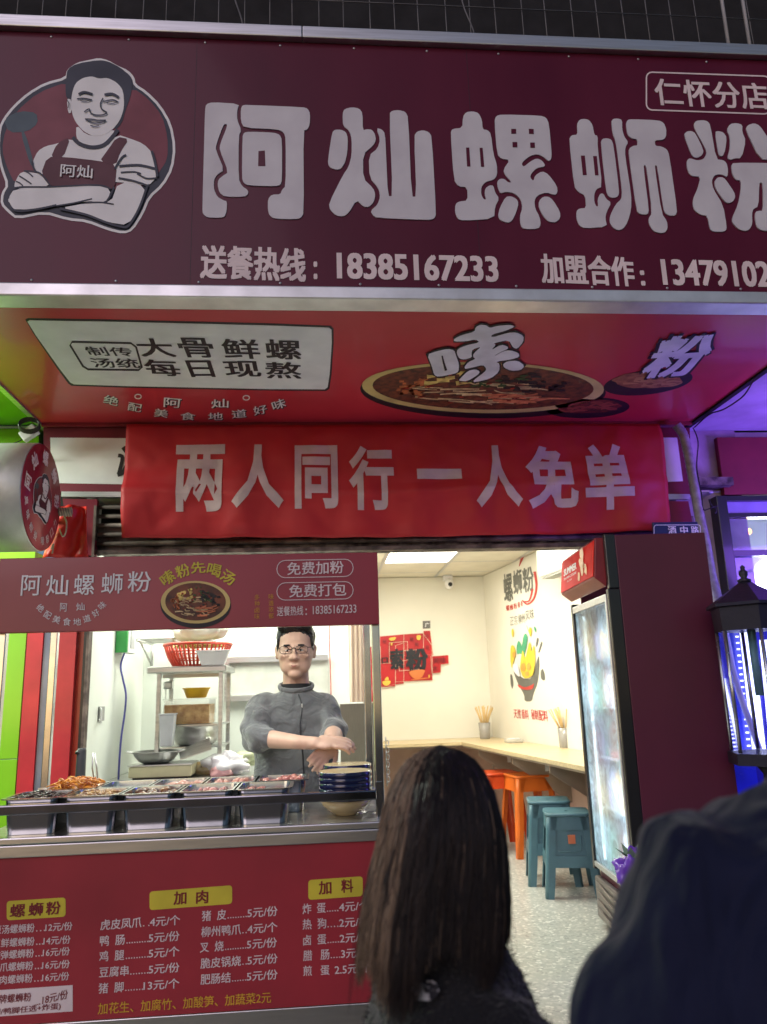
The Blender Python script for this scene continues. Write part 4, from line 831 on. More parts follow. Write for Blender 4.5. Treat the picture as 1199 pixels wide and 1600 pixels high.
gk = thing('door_latch', 'small grey clamp and hanging hooks behind the rack', 'hook', (-1.0, 5.3, 1.25))
p0 = atY(263, 1072, 5.35)
obj('clamp', MB().box(p0.x-.03, p0.x+.03, 5.33, 5.38, p0.z-.02, p0.z+.03), M_steel2, gk, bevel=.01)
for k in (-.015, .012): obj('hook', MB().tube([(p0.x+k, 5.35, p0.z-.02), (p0.x+k+.004, 5.35, p0.z-.11)], .003, 6), M_steel2, gk)
rc = MB().tube(smooth_line([onY(516, 955, 5.66), onY(515, 1000, 5.66), onY(517, 1060, 5.66), onY(518, 1130, 5.66)]), .004, 6)
tag(obj('thin_red_cable', rc, mat('red_cable', (.5, .05, .04), .5), loc=(.1, 5.66, 1)), 'thin red cable running down the kitchen back wall', 'cable')
# curtain and low partition on the right of the kitchen
cu_ = MB(); p0 = atY(545, 1000, 5.2).x; p1 = atY(570, 1000, 5.2).x; zt = 2.25; zb = atY(555, 1097, 5.2).z; n = 40
for i in range(n+1):
    for j in range(12):
        u = i/n; v = j/11; cu_.v.append(Vector((p0+(p1-p0)*u, 5.2+.006*math.sin(u*22+v*1.5), zt+(zb-zt)*v)))
for i in range(n):
    for j in range(11): a = i*12+j; cu_.f.append((a, a+1, a+13, a+12)); cu_.sm.append(True)
tag(obj('curtain', cu_, mat('peach_cloth', (.86, .68, .52), .8, var=.02), loc=(p0, 5.2, zb)), 'peach coloured curtain strip hanging beside the steel post', 'curtain')
q = px(533, 1099, 597, 1300, 4.0, .04)
tag(obj('low_partition', MB().box(q[0], q[1], 4.0, 4.03, .0, q[5]), mat('beige_board', (.42, .37, .26), .6, var=.04, scale=20, stretch=(30, 30, 1)), bevel=.003, loc=(q[0], 4.0, 0)), 'beige ribbed low partition board behind the bowl stacks', 'partition')
ch_ = MB(); chp = [onY(603, 1155, 3.2)+Vector((.006*(i % 2), 0, -i*.014)) for i in range(13)]
chn = thing('metal_chain', 'thin metal chain hanging beside the right steel post', 'chain', chp[-1])
for i, p in enumerate(chp): obj('link', MB().tube([p+Vector((math.cos(a)*.006 if i % 2 else 0, 0 if i % 2 else math.cos(a)*.006, math.sin(a)*.010)) for a in [2*math.pi*k/10 for k in range(10)]], .0018, 5, closed=True), M_steel2, chn)
# ================================================================ dining room
# bench shelf along back and right walls
bn2 = thing('wall_counter', 'narrow pale wooden eating counter along the two dining walls', 'counter', (1.4, 6.5, .0))
BZ = .74
v = [(.302, 7.05), (1.235, 7.05), (1.52, 4.5), (WR[1][0]-.006, 4.5), (WR[0][0]-.006, 7.596), (.302, 7.596)]
obj('counter_top', MB().prism([(x, y, BZ-.028) for x, y in v], Vector((0, 0, 1)), .028), M_wood, bn2, bevel=.002)
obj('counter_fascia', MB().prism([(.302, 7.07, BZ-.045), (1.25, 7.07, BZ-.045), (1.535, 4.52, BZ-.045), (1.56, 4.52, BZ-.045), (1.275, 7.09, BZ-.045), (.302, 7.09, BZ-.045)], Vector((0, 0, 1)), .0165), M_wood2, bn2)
def bracket(a, b, zt=BZ-.046, dz=.34):   # triangular board from wall point a to tip b
    a, b = Vector((*a, 0)), Vector((*b, 0)); t = (b-a).normalized().cross(Vector((0, 0, 1)))*.009
    pts = [Vector((a.x, a.y, zt-dz)), Vector((a.x, a.y, zt)), Vector((b.x, b.y, zt)), Vector((b.x, b.y, zt-.05))]
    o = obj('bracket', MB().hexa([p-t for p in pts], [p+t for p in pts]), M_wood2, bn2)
    c = a*.6+b*.4
    obj('bracket_plate', MB().box(c.x-.015, c.x+.015, c.y-.013, c.y-.0105, zt-.11, zt-.03), M_white, bn2)
for Y_ in (6.7, 5.9, 5.2, 4.65):
    t_ = (7.6-Y_)/(7.6-4.5); xw = 1.64+.38*t_-.01; xf = 1.30+(7.05-Y_)*.112-.02; bracket((xw, Y_), (xf, Y_+.0))
for x in (.45, .95): bracket((x, 7.59), (x, 7.11))
obj('wall_panel_low', MB().prism([(WR[0][0]-.012, 7.59, .05), (WR[1][0]-.010, 4.52, .05), (WR[1][0]-.004, 4.52, .05), (WR[0][0]-.005, 7.595, .05)], Vector((0, 0, 1)), BZ-.10), mat('pinkish_board', (.60, .40, .32), .6, var=.03), bn2)
obj('wall_panel_low', MB().box(.31, 1.62, 7.588, 7.597, .05, BZ-.05), mat('pinkish_board', (.5, .4, .3)), bn2)
# chopstick cups
def cup(p, n, label, seed):
    t = thing('chopstick_cup', label, 'chopstick cup', p, 'chopstick cups on the wall counter'); p = Vector(p); rr = random.Random(seed)
    obj('cup', MB().lathe(p, [(.046, 0), (.048, .004), (.056, .145), (.053, .145), (.046, .008), (0, .008)], 20), mat('cup_glass', (.72, .68, .62), .12, trans=.55), t)
    for k in range(n):
        a = rr.uniform(0, 6.28); r1 = rr.uniform(.008, .038); r2 = rr.uniform(.04, .13); b_ = a+rr.uniform(-.4, .4)
        obj('chopstick', MB().tube([p+Vector((-r1*math.cos(a), -r1*math.sin(a), .012)), p+Vector((r2*math.cos(b_), r2*math.sin(b_), .285+rr.uniform(-.02, .015)))], .0045, 6), mat('bamboo', (.66, .45, .20), .55), t)
cup(atZ(885, 1168, BZ+.001), 30, 'clear cup of bamboo chopsticks on the counter, nearest the fridge', 1)
c0 = atZ(757, 1155, BZ+.001); c0.y = 7.35; c0.x = atY(757, 1130, 7.35).x
cup(c0, 20, 'clear cup of bamboo chopsticks in the far corner of the counter', 2)
tsb = thing('tissue_box', 'small flat clear tissue box on the counter between the chopstick cups', 'tissue box', atZ(803, 1160, BZ))
p_ = atZ(803, 1160, BZ+.001)
obj('case', MB().box(p_.x-.07, p_.x+.07, p_.y-.06, p_.y+.06, BZ+.001, BZ+.03), mat('clear_case', (.80, .78, .68), .2, trans=.3), tsb, bevel=.006)
obj('tissue', MB().box(p_.x-.05, p_.x+.05, p_.y-.03, p_.y+.03, BZ+.031, BZ+.035), M_white, tsb)
# camera
sc2 = thing('security_camera', 'small white dome security camera high on the dining back wall', 'security camera', (1.3, 7.58, 2.15))
p_ = atY(702, 912, 7.5)
obj('camera_body', MB().ell((p_.x, 7.5, p_.z), (.045, .045, .055), 18, 12), M_white, sc2)
obj('camera_mount', MB().box(p_.x-.05, p_.x+.04, 7.5, 7.598, p_.z+.035, p_.z+.085), M_white, sc2, bevel=.008)
obj('lens', MB().ell((p_.x+.004, 7.456, p_.z-.012), (.022, .012, .022), 12, 8), M_blackp, sc2)
# air conditioner on right wall
acn = PLR[1]; along = Vector((WR[1][0]-WR[0][0], WR[1][1]-WR[0][1], 0)).normalized()
p_ = Vector((WR[0][0], WR[0][1], 0))+along*((7.6-5.30)/abs(along.y)); 
ac = thing('air_conditioner', 'white wall air conditioner high on the right dining wall', 'air conditioner', p_+Vector((0, 0, 2.0)))
c_ = p_+acn*.115+Vector((0, 0, 2.13))
obj('case', MB().obox(c_, (along, acn, (0, 0, 1)), (.43, .108, .135)), mat('ac_white', (.80, .78, .72), .35), ac, bevel=.03, seg=3)
obj('louvre', MB().obox(c_+Vector((0, 0, -.138))+acn*.045, (along, acn, (0, 0, 1)), (.38, .045, .004)), mat('ac_grey', (.35, .34, .3), .5), ac)
obj('front_panel', MB().obox(c_+acn*.110, (along, acn, (0, 0, 1)), (.40, .004, .095)), mat('ac_white', (.8, .8, .7)), ac, bevel=.004)
# red posters
PW = PLY(7.597)
po = thing('wall_posters', 'cluster of overlapping red food posters on the dining back wall', 'poster', (.8, 7.59, 1.3))
M_pr = mat('poster_red', (.52, .012, .018), .45, coat=.2); M_po = mat('poster_orange', (.75, .20, .05), .5); M_py = mat('poster_yellow', (.85, .55, .08), .5)
q6 = lambda p: Z(560, 850, 3.527, p)
posters = [[(20,570),(122,565),(122,868),(20,870)], [(118,510),(250,498),(250,770),(118,785)], [(250,498),(355,492),(405,560),(408,752),(205,760),(205,560),(250,545)], [(358,480),(395,478),(412,612),(358,612)], [(398,620),(495,612),(497,660),(455,665),(453,710),(405,714)], [(60,662),(205,655),(203,785),(60,795)]]
for i, p in enumerate(posters): flat('poster_sheet', M_pr, PW, [q6(p)], po, h=.004+.0025*i, lift=.0005, sm=0)
flat('poster_tab', mat('grey_tab', (.16, .15, .14), .5), PW, [q6([(355, 425), (397, 423), (397, 465), (356, 467)])], po, h=.004, sm=0)
text('tab_lettering', M_white, PW, [('广', 664, 973, 671, 973, 7)], po, lift=.006, bold=.03)
M_ol = mat('poster_cream', (.85, .72, .55), .5)
ribbons('poster_outline', M_ol, PW, [(q6(p), .55) for p in posters]+[(q6([(170, 545), (270, 538), (272, 640), (172, 655)]), .7), (q6([(220, 590), (335, 583), (342, 690), (225, 700)]), .8)], po, lift=.021, closed=True, curve=False, step=.0003)
text('poster_lettering', M_black, PW, [('口', 596, 1028, 606, 1027, 9), ('索', 609, 1015, 630, 1013, 32), ('粉', 633, 1014, 668, 1012, 34)], po, lift=.026, bold=.05)
text('poster_lettering', M_dr, PW, [('小', 664, 990, 670, 990, 8), ('吃', 665, 1008, 671, 1008, 8), ('美味', 676, 1028, 696, 1027, 9), ('大', 676, 1040, 683, 1040, 8), ('酸', 640, 996, 646, 996, 6), ('辣', 648, 1004, 654, 1004, 6), ('鲜', 598, 1000, 604, 1000, 6)], po, lift=.024, bold=.02, res=2)
flat('bowl_picture', M_po, PW, [q6([(275, 700), (370, 688), (355, 730), (335, 742), (305, 742), (285, 725)]), q6([(290, 745), (390, 735), (392, 741), (292, 751)])], po, h=.001, lift=.024, sm=1)
flat('bowl_picture', M_py, PW, [q6([(130, 755), (180, 752), (172, 775), (150, 782), (136, 774)]), q6([(140, 752), (160, 728), (170, 750)]), q6([(165, 520), (210, 512), (200, 532), (175, 535)]), q6([(318, 505), (345, 503), (340, 530), (322, 530)]), q6([(385, 720), (393, 720), (393, 738), (385, 738)]), q6([(175, 545), (190, 545), (182, 565)])], po, h=.001, lift=.027, sm=1)
# right wall decal
dc = thing('wall_decal', 'printed wall decal of a noodle bowl with lettering on the right wall', 'wall decal', tuple(p_+Vector((0, 0, 1))))
M_dg = mat('decal_grey', (.16, .16, .14), .6); M_dred = mat('decal_red', (.60, .06, .05), .6); M_dgr = mat('decal_green', (.08, .38, .20), .6); M_dye = mat('decal_yellow', (.80, .60, .06), .6); M_dor = mat('decal_orange', (.80, .38, .08), .6)
def dtext(items, m, lift=.002, bold=.02):
    for s, xl, yl, xr, yr, h in items:
        mb = MB(); A, B = at(xl, yl, PLR), at(xr, yr, PLR); D = at(*vdrop(xl, yl, h), PLR); put(mb, s, A, B, D, PLR[1], lift, bold, 2); obj('lettering', mb, m, dc)
dtext([('螺', 786, 898, 800, 893, 44), ('蛳', 801, 893, 815, 887, 38), ('粉', 816, 889, 833, 883, 38)], M_dg, bold=.03)
ribbons('red_swoosh', M_dred, PLR, [([(817, 870), (812, 885)], (5, 1)), ([(836, 893), (839, 915), (835, 935), (825, 944), (817, 938)], (4, 2)), ([(833, 920), (828, 938), (820, 940)], (3, 2))], dc, lift=.003)
dtext([('螺', 791, 946, 796, 945, 9), ('蛳', 797, 945, 802, 944, 9), ('粉', 803, 943, 808, 942, 9), ('很', 809, 941, 813, 940, 9), ('香', 814, 939, 817, 938, 9)], M_dred, bold=.02)
dtext([('正宗', 797, 963, 809, 961, 15), ('柳州', 810, 960, 820, 958, 15), ('风味', 821, 955, 834, 950, 16)], M_dg, bold=0)
dtext([('天然', 803, 1107, 814, 1108, 15), ('香料', 815, 1108, 826, 1109, 15), ('秘制', 830, 1108, 841, 1109, 16), ('配料', 842, 1109, 856, 1110, 17)], M_dred, bold=.02)
q6r = lambda p: Z(560, 850, 3.527, p)
dl = [0.001]
def dfl(n, m, polys):
    for i_, p in enumerate(polys): flat(n, m, PLR, [q6r(p)], dc, h=.0004+.0004*i_, lift=dl[0], sm=1)
    dl[0] += .0006*(len(polys)+1)
dfl('bowl_shape', M_dg, [[(855, 700), (860, 680), (900, 740), (960, 745), (985, 640), (998, 610), (1000, 690), (990, 770), (965, 830), (958, 868), (918, 868), (915, 830), (880, 770)], [(838, 715), (850, 722), (858, 770), (850, 803), (840, 770)], [(1005, 700), (1018, 685), (1030, 720), (1030, 755), (1008, 745)], [(985, 515), (998, 520), (990, 560), (978, 570)], [(1010, 535), (1018, 545), (1000, 600), (992, 598)]])
dfl('bowl_band', M_dred, [[(878, 770), (920, 792), (965, 775), (972, 765), (965, 800), (925, 805), (888, 792)], [(868, 680), (880, 690), (876, 720), (866, 710)]])
dfl('greens_shape', M_dgr, [[(875, 570), (885, 530), (898, 545), (905, 570), (915, 500), (930, 492), (938, 520), (930, 570), (915, 620), (895, 600), (880, 610)], [(972, 450), (985, 465), (983, 490), (974, 475)]])
dfl('noodle_shape', M_dye, [[(905, 610), (912, 580), (925, 640), (945, 540), (955, 545), (960, 600), (972, 550), (978, 590), (980, 650), (970, 720), (945, 738), (915, 740), (895, 690), (900, 640)], [(845, 560), (862, 556), (875, 600), (860, 650), (850, 690), (842, 630)], [(930, 440), (940, 470), (955, 520), (962, 470), (950, 455), (946, 480)], [(850, 470), (860, 465), (862, 500), (856, 515), (850, 495)]])
dfl('topping_shape', M_dor, [[(905, 660), (925, 655), (930, 690), (915, 705), (903, 690)], [(935, 665), (950, 650), (960, 680), (945, 700), (935, 690)], [(855, 600), (870, 590), (875, 615), (862, 630)], [(925, 705), (945, 700), (950, 725), (930, 730)]])
dfl('egg_shape', M_white, [[(858, 660), (885, 660), (895, 700), (900, 735), (880, 720), (862, 695)]])
# stools
def stool(p, h, rot, m, label, wl=.15, wb=.18, solid=True, group='plastic stools under the wall counter'):
    t = thing('plastic_stool', label, 'stool', p, group); t.rotation_euler = (0, 0, 0); p = Vector(p)
    R_ = Matrix.Rotation(rot, 3, 'Z'); W = lambda x, y, z: p+R_ @ Vector((x, y, z))
    def rr_(w, z, r=.35, n=5, ins=0):
        out = []
        for sx, sy, a0 in ((1, 1, 0), (-1, 1, 90), (-1, -1, 180), (1, -1, 270)):
            for i in range(n+1):
                a = math.radians(a0+90*i/n); c = w*(1-r); out.append(W(sx*c+w*r*math.cos(a), sy*c+w*r*math.sin(a), z))
        return out
    b = MB(); rings = [rr_(wl*.80, h-.018), rr_(wl*.985, h-.018), rr_(wl, h-.010), rr_(wl*.985, h-.001), rr_(wl*.9, h), rr_(wl*.82, h-.003), rr_(.01, h-.003)]
    n = len(rings[0])
    for r in rings: b.v += r
    for i in range(len(rings)-1):
        for j in range(n): b.f.append((i*n+j, i*n+(j+1) % n, (i+1)*n+(j+1) % n, (i+1)*n+j)); b.sm.append(True)
    obj('seat', b, m, t)
    wt_, wb_ = wl*.93, wb
    for k in range(4):      # skirt panel with apron between legs
        a = math.pi/2*k; Rk = Matrix.Rotation(a, 3, 'Z'); V = lambda x, y, z: p+R_ @ (Rk @ Vector((x, y, z)))
        def wz_(z): return wb_+(wt_-wb_)*z/h
        zs = h-.02; za = h*.80 if not solid else h*.80; 
        th = .004
        def pan_(x0t, x1t, zt, x0b, x1b, zb):
            wt2, wb2 = wz_(zt), wz_(zb)
            return [V(x0t*wt2, -wt2, zt), V(x1t*wt2, -wt2, zt), V(x1b*wb2, -wb2, zb), V(x0b*wb2, -wb2, zb)], [V(x0t*wt2, -wt2+th, zt), V(x1t*wt2, -wt2+th, zt), V(x1b*wb2, -wb2+th, zb), V(x0b*wb2, -wb2+th, zb)]
        obj('apron', MB().hexa(*pan_(-.80, .80, zs, -.80, .80, za)), m, t)
        if solid and k == 0:
            r0, r1 = pan_(-.68, .68, h*.81, -.68, .68, h*.48); sh_ = [V(0, .008, 0)-V(0, 0, 0)]*4; obj('recessed_panel', MB().hexa([p_+sh_[0] for p_ in r0], [p_+sh_[0] for p_ in r1]), m, t)
            q0 = [V(x_*wz_(z_), -wz_(z_)+.004, z_) for x_, z_ in ((-.5, h*.55), (.30, h*.55), (.42, h*.60), (.46, h*.74))]; obj('moulded_rib', MB().tube(smooth_line([tuple(p_) for p_ in q0]), .003, 6), m, t)
        if solid:
            obj('cross_panel', MB().hexa(*pan_(-.66, .66, h*.50, -.66, .66, h*.36)), m, t)
        # corner leg: L shaped shell
        lw = .36 if solid else .30
        lb = .30 if solid else .22
        leg = MB(); pts_t = []; 
        for z, ww in ((zs, .50), (h*.80, lw+.04), (h*.3, lb+.06), (.0, lb)):
            q = wz_(z); c_ = q*ww; r_ = .018
            pts_t.append([V(q-c_-.0, -q, z), V(q-r_, -q, z), V(q-r_*.3, -q+r_*.3, z), V(q, -q+r_, z), V(q, -q+c_, z), V(q-.005, -q+c_, z), V(q-.006, -q+r_, z), V(q-r_, -q+.006, z), V(q-c_, -q+.005, z)])
        nn = 9
        for r in pts_t: leg.v += r
        for i in range(3):
            for j in range(nn): leg.f.append((i*nn+j, (i+1)*nn+j, (i+1)*nn+(j+1) % nn, i*nn+(j+1) % nn)); leg.sm.append(j in (1, 2))
        leg.f.append(tuple(range(nn))); leg.f.append(tuple(3*nn+j for j in range(nn))[::-1]); leg.sm += [False, False]
        obj('leg', leg, m, t)
    return t, W
M_teal = mat('teal_plastic', (.085, .185, .225), .35, var=.04); M_or = mat('orange_plastic', (.80, .17, .02), .35, var=.04); M_or2 = mat('red_orange_plastic', (.62, .07, .015), .35)
ts, W = stool((1.475, 4.87, 0), .46, math.radians(-12), M_teal, 'dusty teal plastic stool with orange sticker, nearest the fridge', .135, .168)
obj('sticker', MB().box(1.425, 1.467, 4.703, 4.707, .300, .348), mat('sticker_orange', (.75, .25, .12), .5), ts)
stool((1.452, 5.17, 0), .49, math.radians(-12), M_teal, 'teal plastic stool standing just behind the stickered one', .135, .168)
stool((1.545, 6.02, 0), .56, math.radians(8), M_or, 'bright orange plastic stool with banded legs behind the teal ones', .15, .19, False)
stool((1.36, 6.25, 0), .56, math.radians(8), M_or2, 'red orange plastic stool, partly hidden by the long haired customer', .15, .19, False)
# ================================================================ fridge
al = math.radians(3.7); dF = Vector((math.sin(al), math.cos(al), 0)); wF = Vector((math.cos(al), -math.sin(al), 0)); ZZ = Vector((0, 0, 1))
A = Vector((1.41, 4.231, 0)); B = A-dF*.70; FD = .49; FH = 1.9
fr = thing('display_fridge', 'tall dark red drinks fridge with lit glass door and red light box', 'fridge', B)
def fp(s, d, z): return B+dF*s+wF*d+ZZ*z      # s along the door, d into the body, z up
def fbox(mb, s0, s1, d0, d1, z0, z1): return mb.hexa([fp(s0, d0, z0), fp(s1, d0, z0), fp(s1, d1, z0), fp(s0, d1, z0)][::-1], [fp(s0, d0, z1), fp(s1, d0, z1), fp(s1, d1, z1), fp(s0, d1, z1)][::-1])
M_fm = mat('fridge_maroon', (.105, .012, .034), .45, coat=.08, var=.05, scale=2)
obj('side_panel', fbox(MB(), 0, .02, .05, FD, .27, FH), M_fm, fr, bevel=.004)
obj('side_panel', fbox(MB(), .68, .70, .05, FD, .27, FH), M_fm, fr, bevel=.004)
obj('top_panel', fbox(MB(), .021, .679, .05, FD, FH-.02, FH), M_fm, fr)
obj('back_panel', fbox(MB(), .021, .679, FD-.02, FD-.001, .27, FH-.021), mat('fridge_inner', (.82, .86, .88), .35), fr)
obj('base_body', fbox(MB(), 0, .70, .03, FD, .03, .268), M_fm, fr, bevel=.004)
for s_, d_ in ((.04, .06), (.66, .06), (.04, FD-.05), (.66, FD-.05)): obj('foot', fbox(MB(), s_-.015, s_+.015, d_-.015, d_+.015, 0, .029), M_blackp, fr)
M_fg = mat('silver_brown_grille', (.28, .25, .24), .32, metal=.7, var=.05, stretch=(.5, .5, 30))
obj('grille', fbox(MB(), 0, .70, -.005, .029, .035, .235), M_fg, fr, bevel=.01)
for z in (.075, .115, .16, .20): obj('grille_slat', MB().tube(smooth_line([fp(.03, -.006, z+.015), fp(.35, -.016, z-.005), fp(.67, -.006, z+.015)]), .006, 6), M_fg, fr)
obj('front_trim', fbox(MB(), -.002, .03, -.008, .05, .27, 1.64), M_blackp, fr, bevel=.004)
obj('front_trim', fbox(MB(), .67, .702, -.008, .05, .27, 1.64), M_blackp, fr, bevel=.004)
obj('front_trim', fbox(MB(), -.002, .03, .0, .05, 1.642, FH+.004), M_blackp, fr, bevel=.004)
dr = obj('door_frame', fbox(MB(), .031, .052, -.012, .03, .29, 1.62), M_alu, fr, bevel=.002)
obj('door_frame', fbox(MB(), .648, .669, -.012, .03, .29, 1.62), M_blackp, fr, bevel=.002)
obj('door_frame', fbox(MB(), .053, .647, -.012, .03, 1.585, 1.62), M_alu, fr, bevel=.002)
obj('door_frame', fbox(MB(), .053, .647, -.012, .03, .29, .315), M_alu, fr, bevel=.002)
def misty():      # condensation: scattering film mixed with clear glass
    m = mat('misted_glass', (.9, .95, 1), .12, trans=1, var=.0, ior=1.1); t = m.node_tree; b = t.nodes['Principled BSDF']; L = t.links.new
    n = t.nodes.new('ShaderNodeTexNoise'); n.inputs['Scale'].default_value = 7; n.inputs['Detail'].default_value = 9; n.inputs['Distortion'].default_value = 2.5
    tc = t.nodes['Texture Coordinate']; L(tc.outputs['Object'], n.inputs['Vector'])
    mr = t.nodes.new('ShaderNodeMapRange'); mr.inputs[1].default_value = .36; mr.inputs[2].default_value = .62; mr.inputs[3].default_value = .72; mr.inputs[4].default_value = .34
    L(n.outputs[0], mr.inputs[0])
    tl = t.nodes.new('ShaderNodeBsdfTranslucent'); tl.inputs[0].default_value = (.74, .86, .90, 1)
    mx = t.nodes.new('ShaderNodeMixShader'); L(mr.outputs[0], mx.inputs[0]); L(b.outputs[0], mx.inputs[1]); L(tl.outputs[0], mx.inputs[2])
    L(mx.outputs[0], t.nodes['Material Output'].inputs[0]); return m
obj('door_glass', fbox(MB(), .053, .647, 0, .006, .316, 1.584), misty(), fr)
M_ledw = mat('fridge_led', (1, 1, 1), .5, emis=2.5, ecol=(.75, .95, 1))
for s_ in (.055, .632): obj('led_strip', fbox(MB(), s_, s_+.012, .04, .052, .32, 1.57), M_ledw, fr)
for z_ in (.62, 1.26):
    lo = lamp('fridge_lamp', fp(.35, .065, z_), .5, 2.4, (.78, .92, 1), sy=.5); lo.rotation_euler = wF.to_track_quat('-Z', 'Y').to_euler()
rr = random.Random(11)
bcol = [((.65, .08, .08), 'red'), ((.12, .35, .15), 'green'), ((.8, .8, .85), 'clear'), ((.25, .10, .04), 'brown'), ((.80, .45, .10), 'orange'), ((.50, .42, .75), 'purple')]
for k in range(5):
    z = .33+k*.25
    obj('wire_shelf', fbox(MB(), .03, .67, .06, FD-.03, z-.006, z), M_white, fr)
    for i in range(7):
        c, nm = bcol[(k*2+i//2) % 6]; q_ = fp(.09+i*.085, .12, z)
        if k == 0 and i > 4: continue
        b = thing('drink_bottle', '%s drink bottle %s on the %s shelf of the fridge' % (nm, ['at the near end', 'second from the near end', 'third from the near end', 'in the middle', 'third from the far end', 'second from the far end', 'at the far end'][i], ['lowest', 'second', 'middle', 'fourth', 'top'][k]), 'bottle', q_, 'drink bottles inside the fridge')
        obj('bottle_body', MB().lathe(q_, [(.028, 0), (.031, .01), (.031, .13), (.014, .165), (.012, .18)], 12), mat('bottle_'+nm, c, .3), b)
        obj('bottle_cap', MB().lathe(q_+ZZ*.181, [(.014, 0), (.014, .014)], 10), mat('cap_'+nm, tuple(x*.5 for x in c), .4), b)
lbx = MB().hexa([fp(.035, .0, 1.655), fp(.70, .0, 1.655), fp(.70, -.055, 1.70), fp(.035, -.055, 1.70)], [fp(.035, .03, FH-.006), fp(.70, .03, FH-.006), fp(.70, -.035, FH-.006), fp(.035, -.035, FH-.006)])
obj('light_box', lbx, mat('light_box_maroon', (.25, .02, .03), .3), fr, bevel=.004)
lA, lB, lC, lD = fp(.045, -.0365, FH-.018), fp(.69, -.0365, FH-.018), fp(.69, -.0575, 1.708), fp(.045, -.0575, 1.708)
nL = (lB-lA).cross(lD-lA).normalized(); nL = nL if nL.dot(EYE-lA) > 0 else -nL
fc = obj('light_face', MB().slab([lA+nL*.002, lB+nL*.002, lC+nL*.002, lD+nL*.002], nL, .002), mat('light_box_face', (.60, .015, .015), .65, spec=.15, emis=.12, ecol=(.9, .05, .03)), fr)
PLL = (lA+nL*.003, nL)
def lt(s, a, b, c, d, h, m=M_white, bold=.02):
    u = lambda f, g: (lB*(1-f)+lA*f)*(1-g)+(lC*(1-f)+lD*f)*g   # f=0 near side..., print runs from far to near
    mb = MB(); put(mb, s, u(1-a, b), u(1-c, b), u(1-a, b+h), nL, .0035, bold, 2); obj('lettering', mb, m, fc)
lA, lB, lC, lD = lB, lA, lD, lC
lt('SUMMER', .10, .30, .52, 0, .22, bold=.04); lt('THE SUMMER COLD DRINK', .10, .58, .52, 0, .08, bold=0); lt('ICE COLD', .22, .72, .38, 0, .05, bold=0)
gx = MB()
for k in range(9):
    a, b = (.62+.2*rr.random(), .15+.7*rr.random()); c = (lA*(1-a)+lB*a)*(1-b)+(lD*(1-a)+lC*a)*b+nL*(.003+k*.0006)
    gx.prism([c+(lB-lA).normalized()*.035*math.cos(t)*rr.uniform(.5, 1)+ZZ*.035*math.sin(t)*rr.uniform(.5, 1) for t in [2*math.pi*i/9 for i in range(9)]], nL, .0004)
obj('drink_picture', gx, mat('drink_amber', (.80, .35, .12), .4, col2=(.9, .6, .3), scale=30), fc)
# purple bag
pg = thing('purple_bag', 'shiny purple wrapped plant with pale green leaf beside the fridge door', 'plant', atY(985, 1370, 2.9))
p_ = atY(990, 1372, 2.9)
obj('wrapping', crumple(tuple(p_), (.052, .04, .085), .8, 26, 2, 40), mat('purple_foil', (.22, .08, .62), .2, coat=.5), pg)
lf = MB()
for k in range(7):
    a = k*.9; d = Vector((math.cos(a), math.sin(a)*.6, .7)).normalized(); s_ = d.cross(Vector((0, 0, 1))).normalized(); b0 = p_+Vector((0, 0, .06))
    lf.add([b0, b0+d*.03+s_*.016, b0+d*.07, b0+d*.03-s_*.016, b0+d*.035+Vector((0, 0, .006))], [(0, 1, 4), (1, 2, 4), (2, 3, 4), (3, 0, 4)], True)
obj('leaf', lf, mat('pale_leaf', (.30, .45, .25), .5), pg)
# ================================================================ left neighbour
ln = thing('green_shop_front', 'bright green neighbouring shop front with red and mirrored pillars on the left', 'shop front', (-1.8, 4.35, 0))
def strip(name, m, x0, x1, Y, yref=1100, D=.06, z0=0, z1=2.1):
    a = atY(x0, yref, Y).x if x0 is not None else -4; b = atY(x1, yref, Y).x
    return obj(name, MB().box(a, b-.001, Y, Y+D, z0, z1), m, ln, bevel=.002)
M_gr = mat('green_gloss_panel', (.20, .50, .015), .22, coat=.5, var=.05, scale=2)
M_rd = mat('red_gloss_panel', (.52, .025, .04), .3, coat=.3)
gz = atY(10, 1187, 4.4).z
strip('green_panel', M_gr, None, 34, 4.40, z0=gz+.003, z1=1.72)
strip('green_panel', M_gr, None, 34, 4.40, z0=0, z1=gz)
strip('red_panel', M_rd, 35, 61, 4.38, z1=1.62)
strip('mirror_panel', mat('mirror_strip', (.12, .15, .24), .2, metal=.5, col2=(.22, .26, .36), scale=3), 62, 79, 4.39, z1=1.62)
strip('white_strip', M_white, 80, 84, 4.37)
strip('grey_lintel', mat('grey_lintel', (.55, .57, .55), .6), None, 79, 4.36, D=.03, z0=1.725, z1=1.95)
strip('red_pillar', M_rd, 85, 114, 4.26, z1=2.04)
strip('red_pillar_side', mat('light_red_panel', (.70, .07, .04), .3, coat=.3), 114, 133, 4.30, z1=2.04)
obj('green_wall', MB().box(-4, atY(55, 760, 4.42).x, 4.42, 4.5, 1.96, 2.78), M_gr, ln)
obj('green_soffit', MB().box(-4, sx0-.035, 2.7, 4.42, 2.785, 2.82), M_gr, ln)
obj('soffit_trim', MB().tube([(-4, 4.40, 2.765), (sx0-.04, 4.40, 2.765)], .008, 8), M_alu, ln)
q = at(0, 868, PLY(4.2)); obj('bright_green_ledge', MB().box(-4, atY(55, 868, 4.2).x, 4.2, 4.36, atY(30, 876, 4.2).z, atY(30, 862, 4.2).z), mat('lime_panel', (.35, .72, .02), .4), ln)
nlm = mat('neighbour_tube', (1, 1, 1), .5, emis=8, ecol=(.95, 1, .9))
obj('tube_light', MB().box(-3.2, -2.3, 3.6, 3.63, 2.74, 2.77), nlm, ln); lamp('neighbour_left_lamp', (-2.75, 3.6, 2.72), 1.0, 75, (.9, 1, .85), sy=.1)
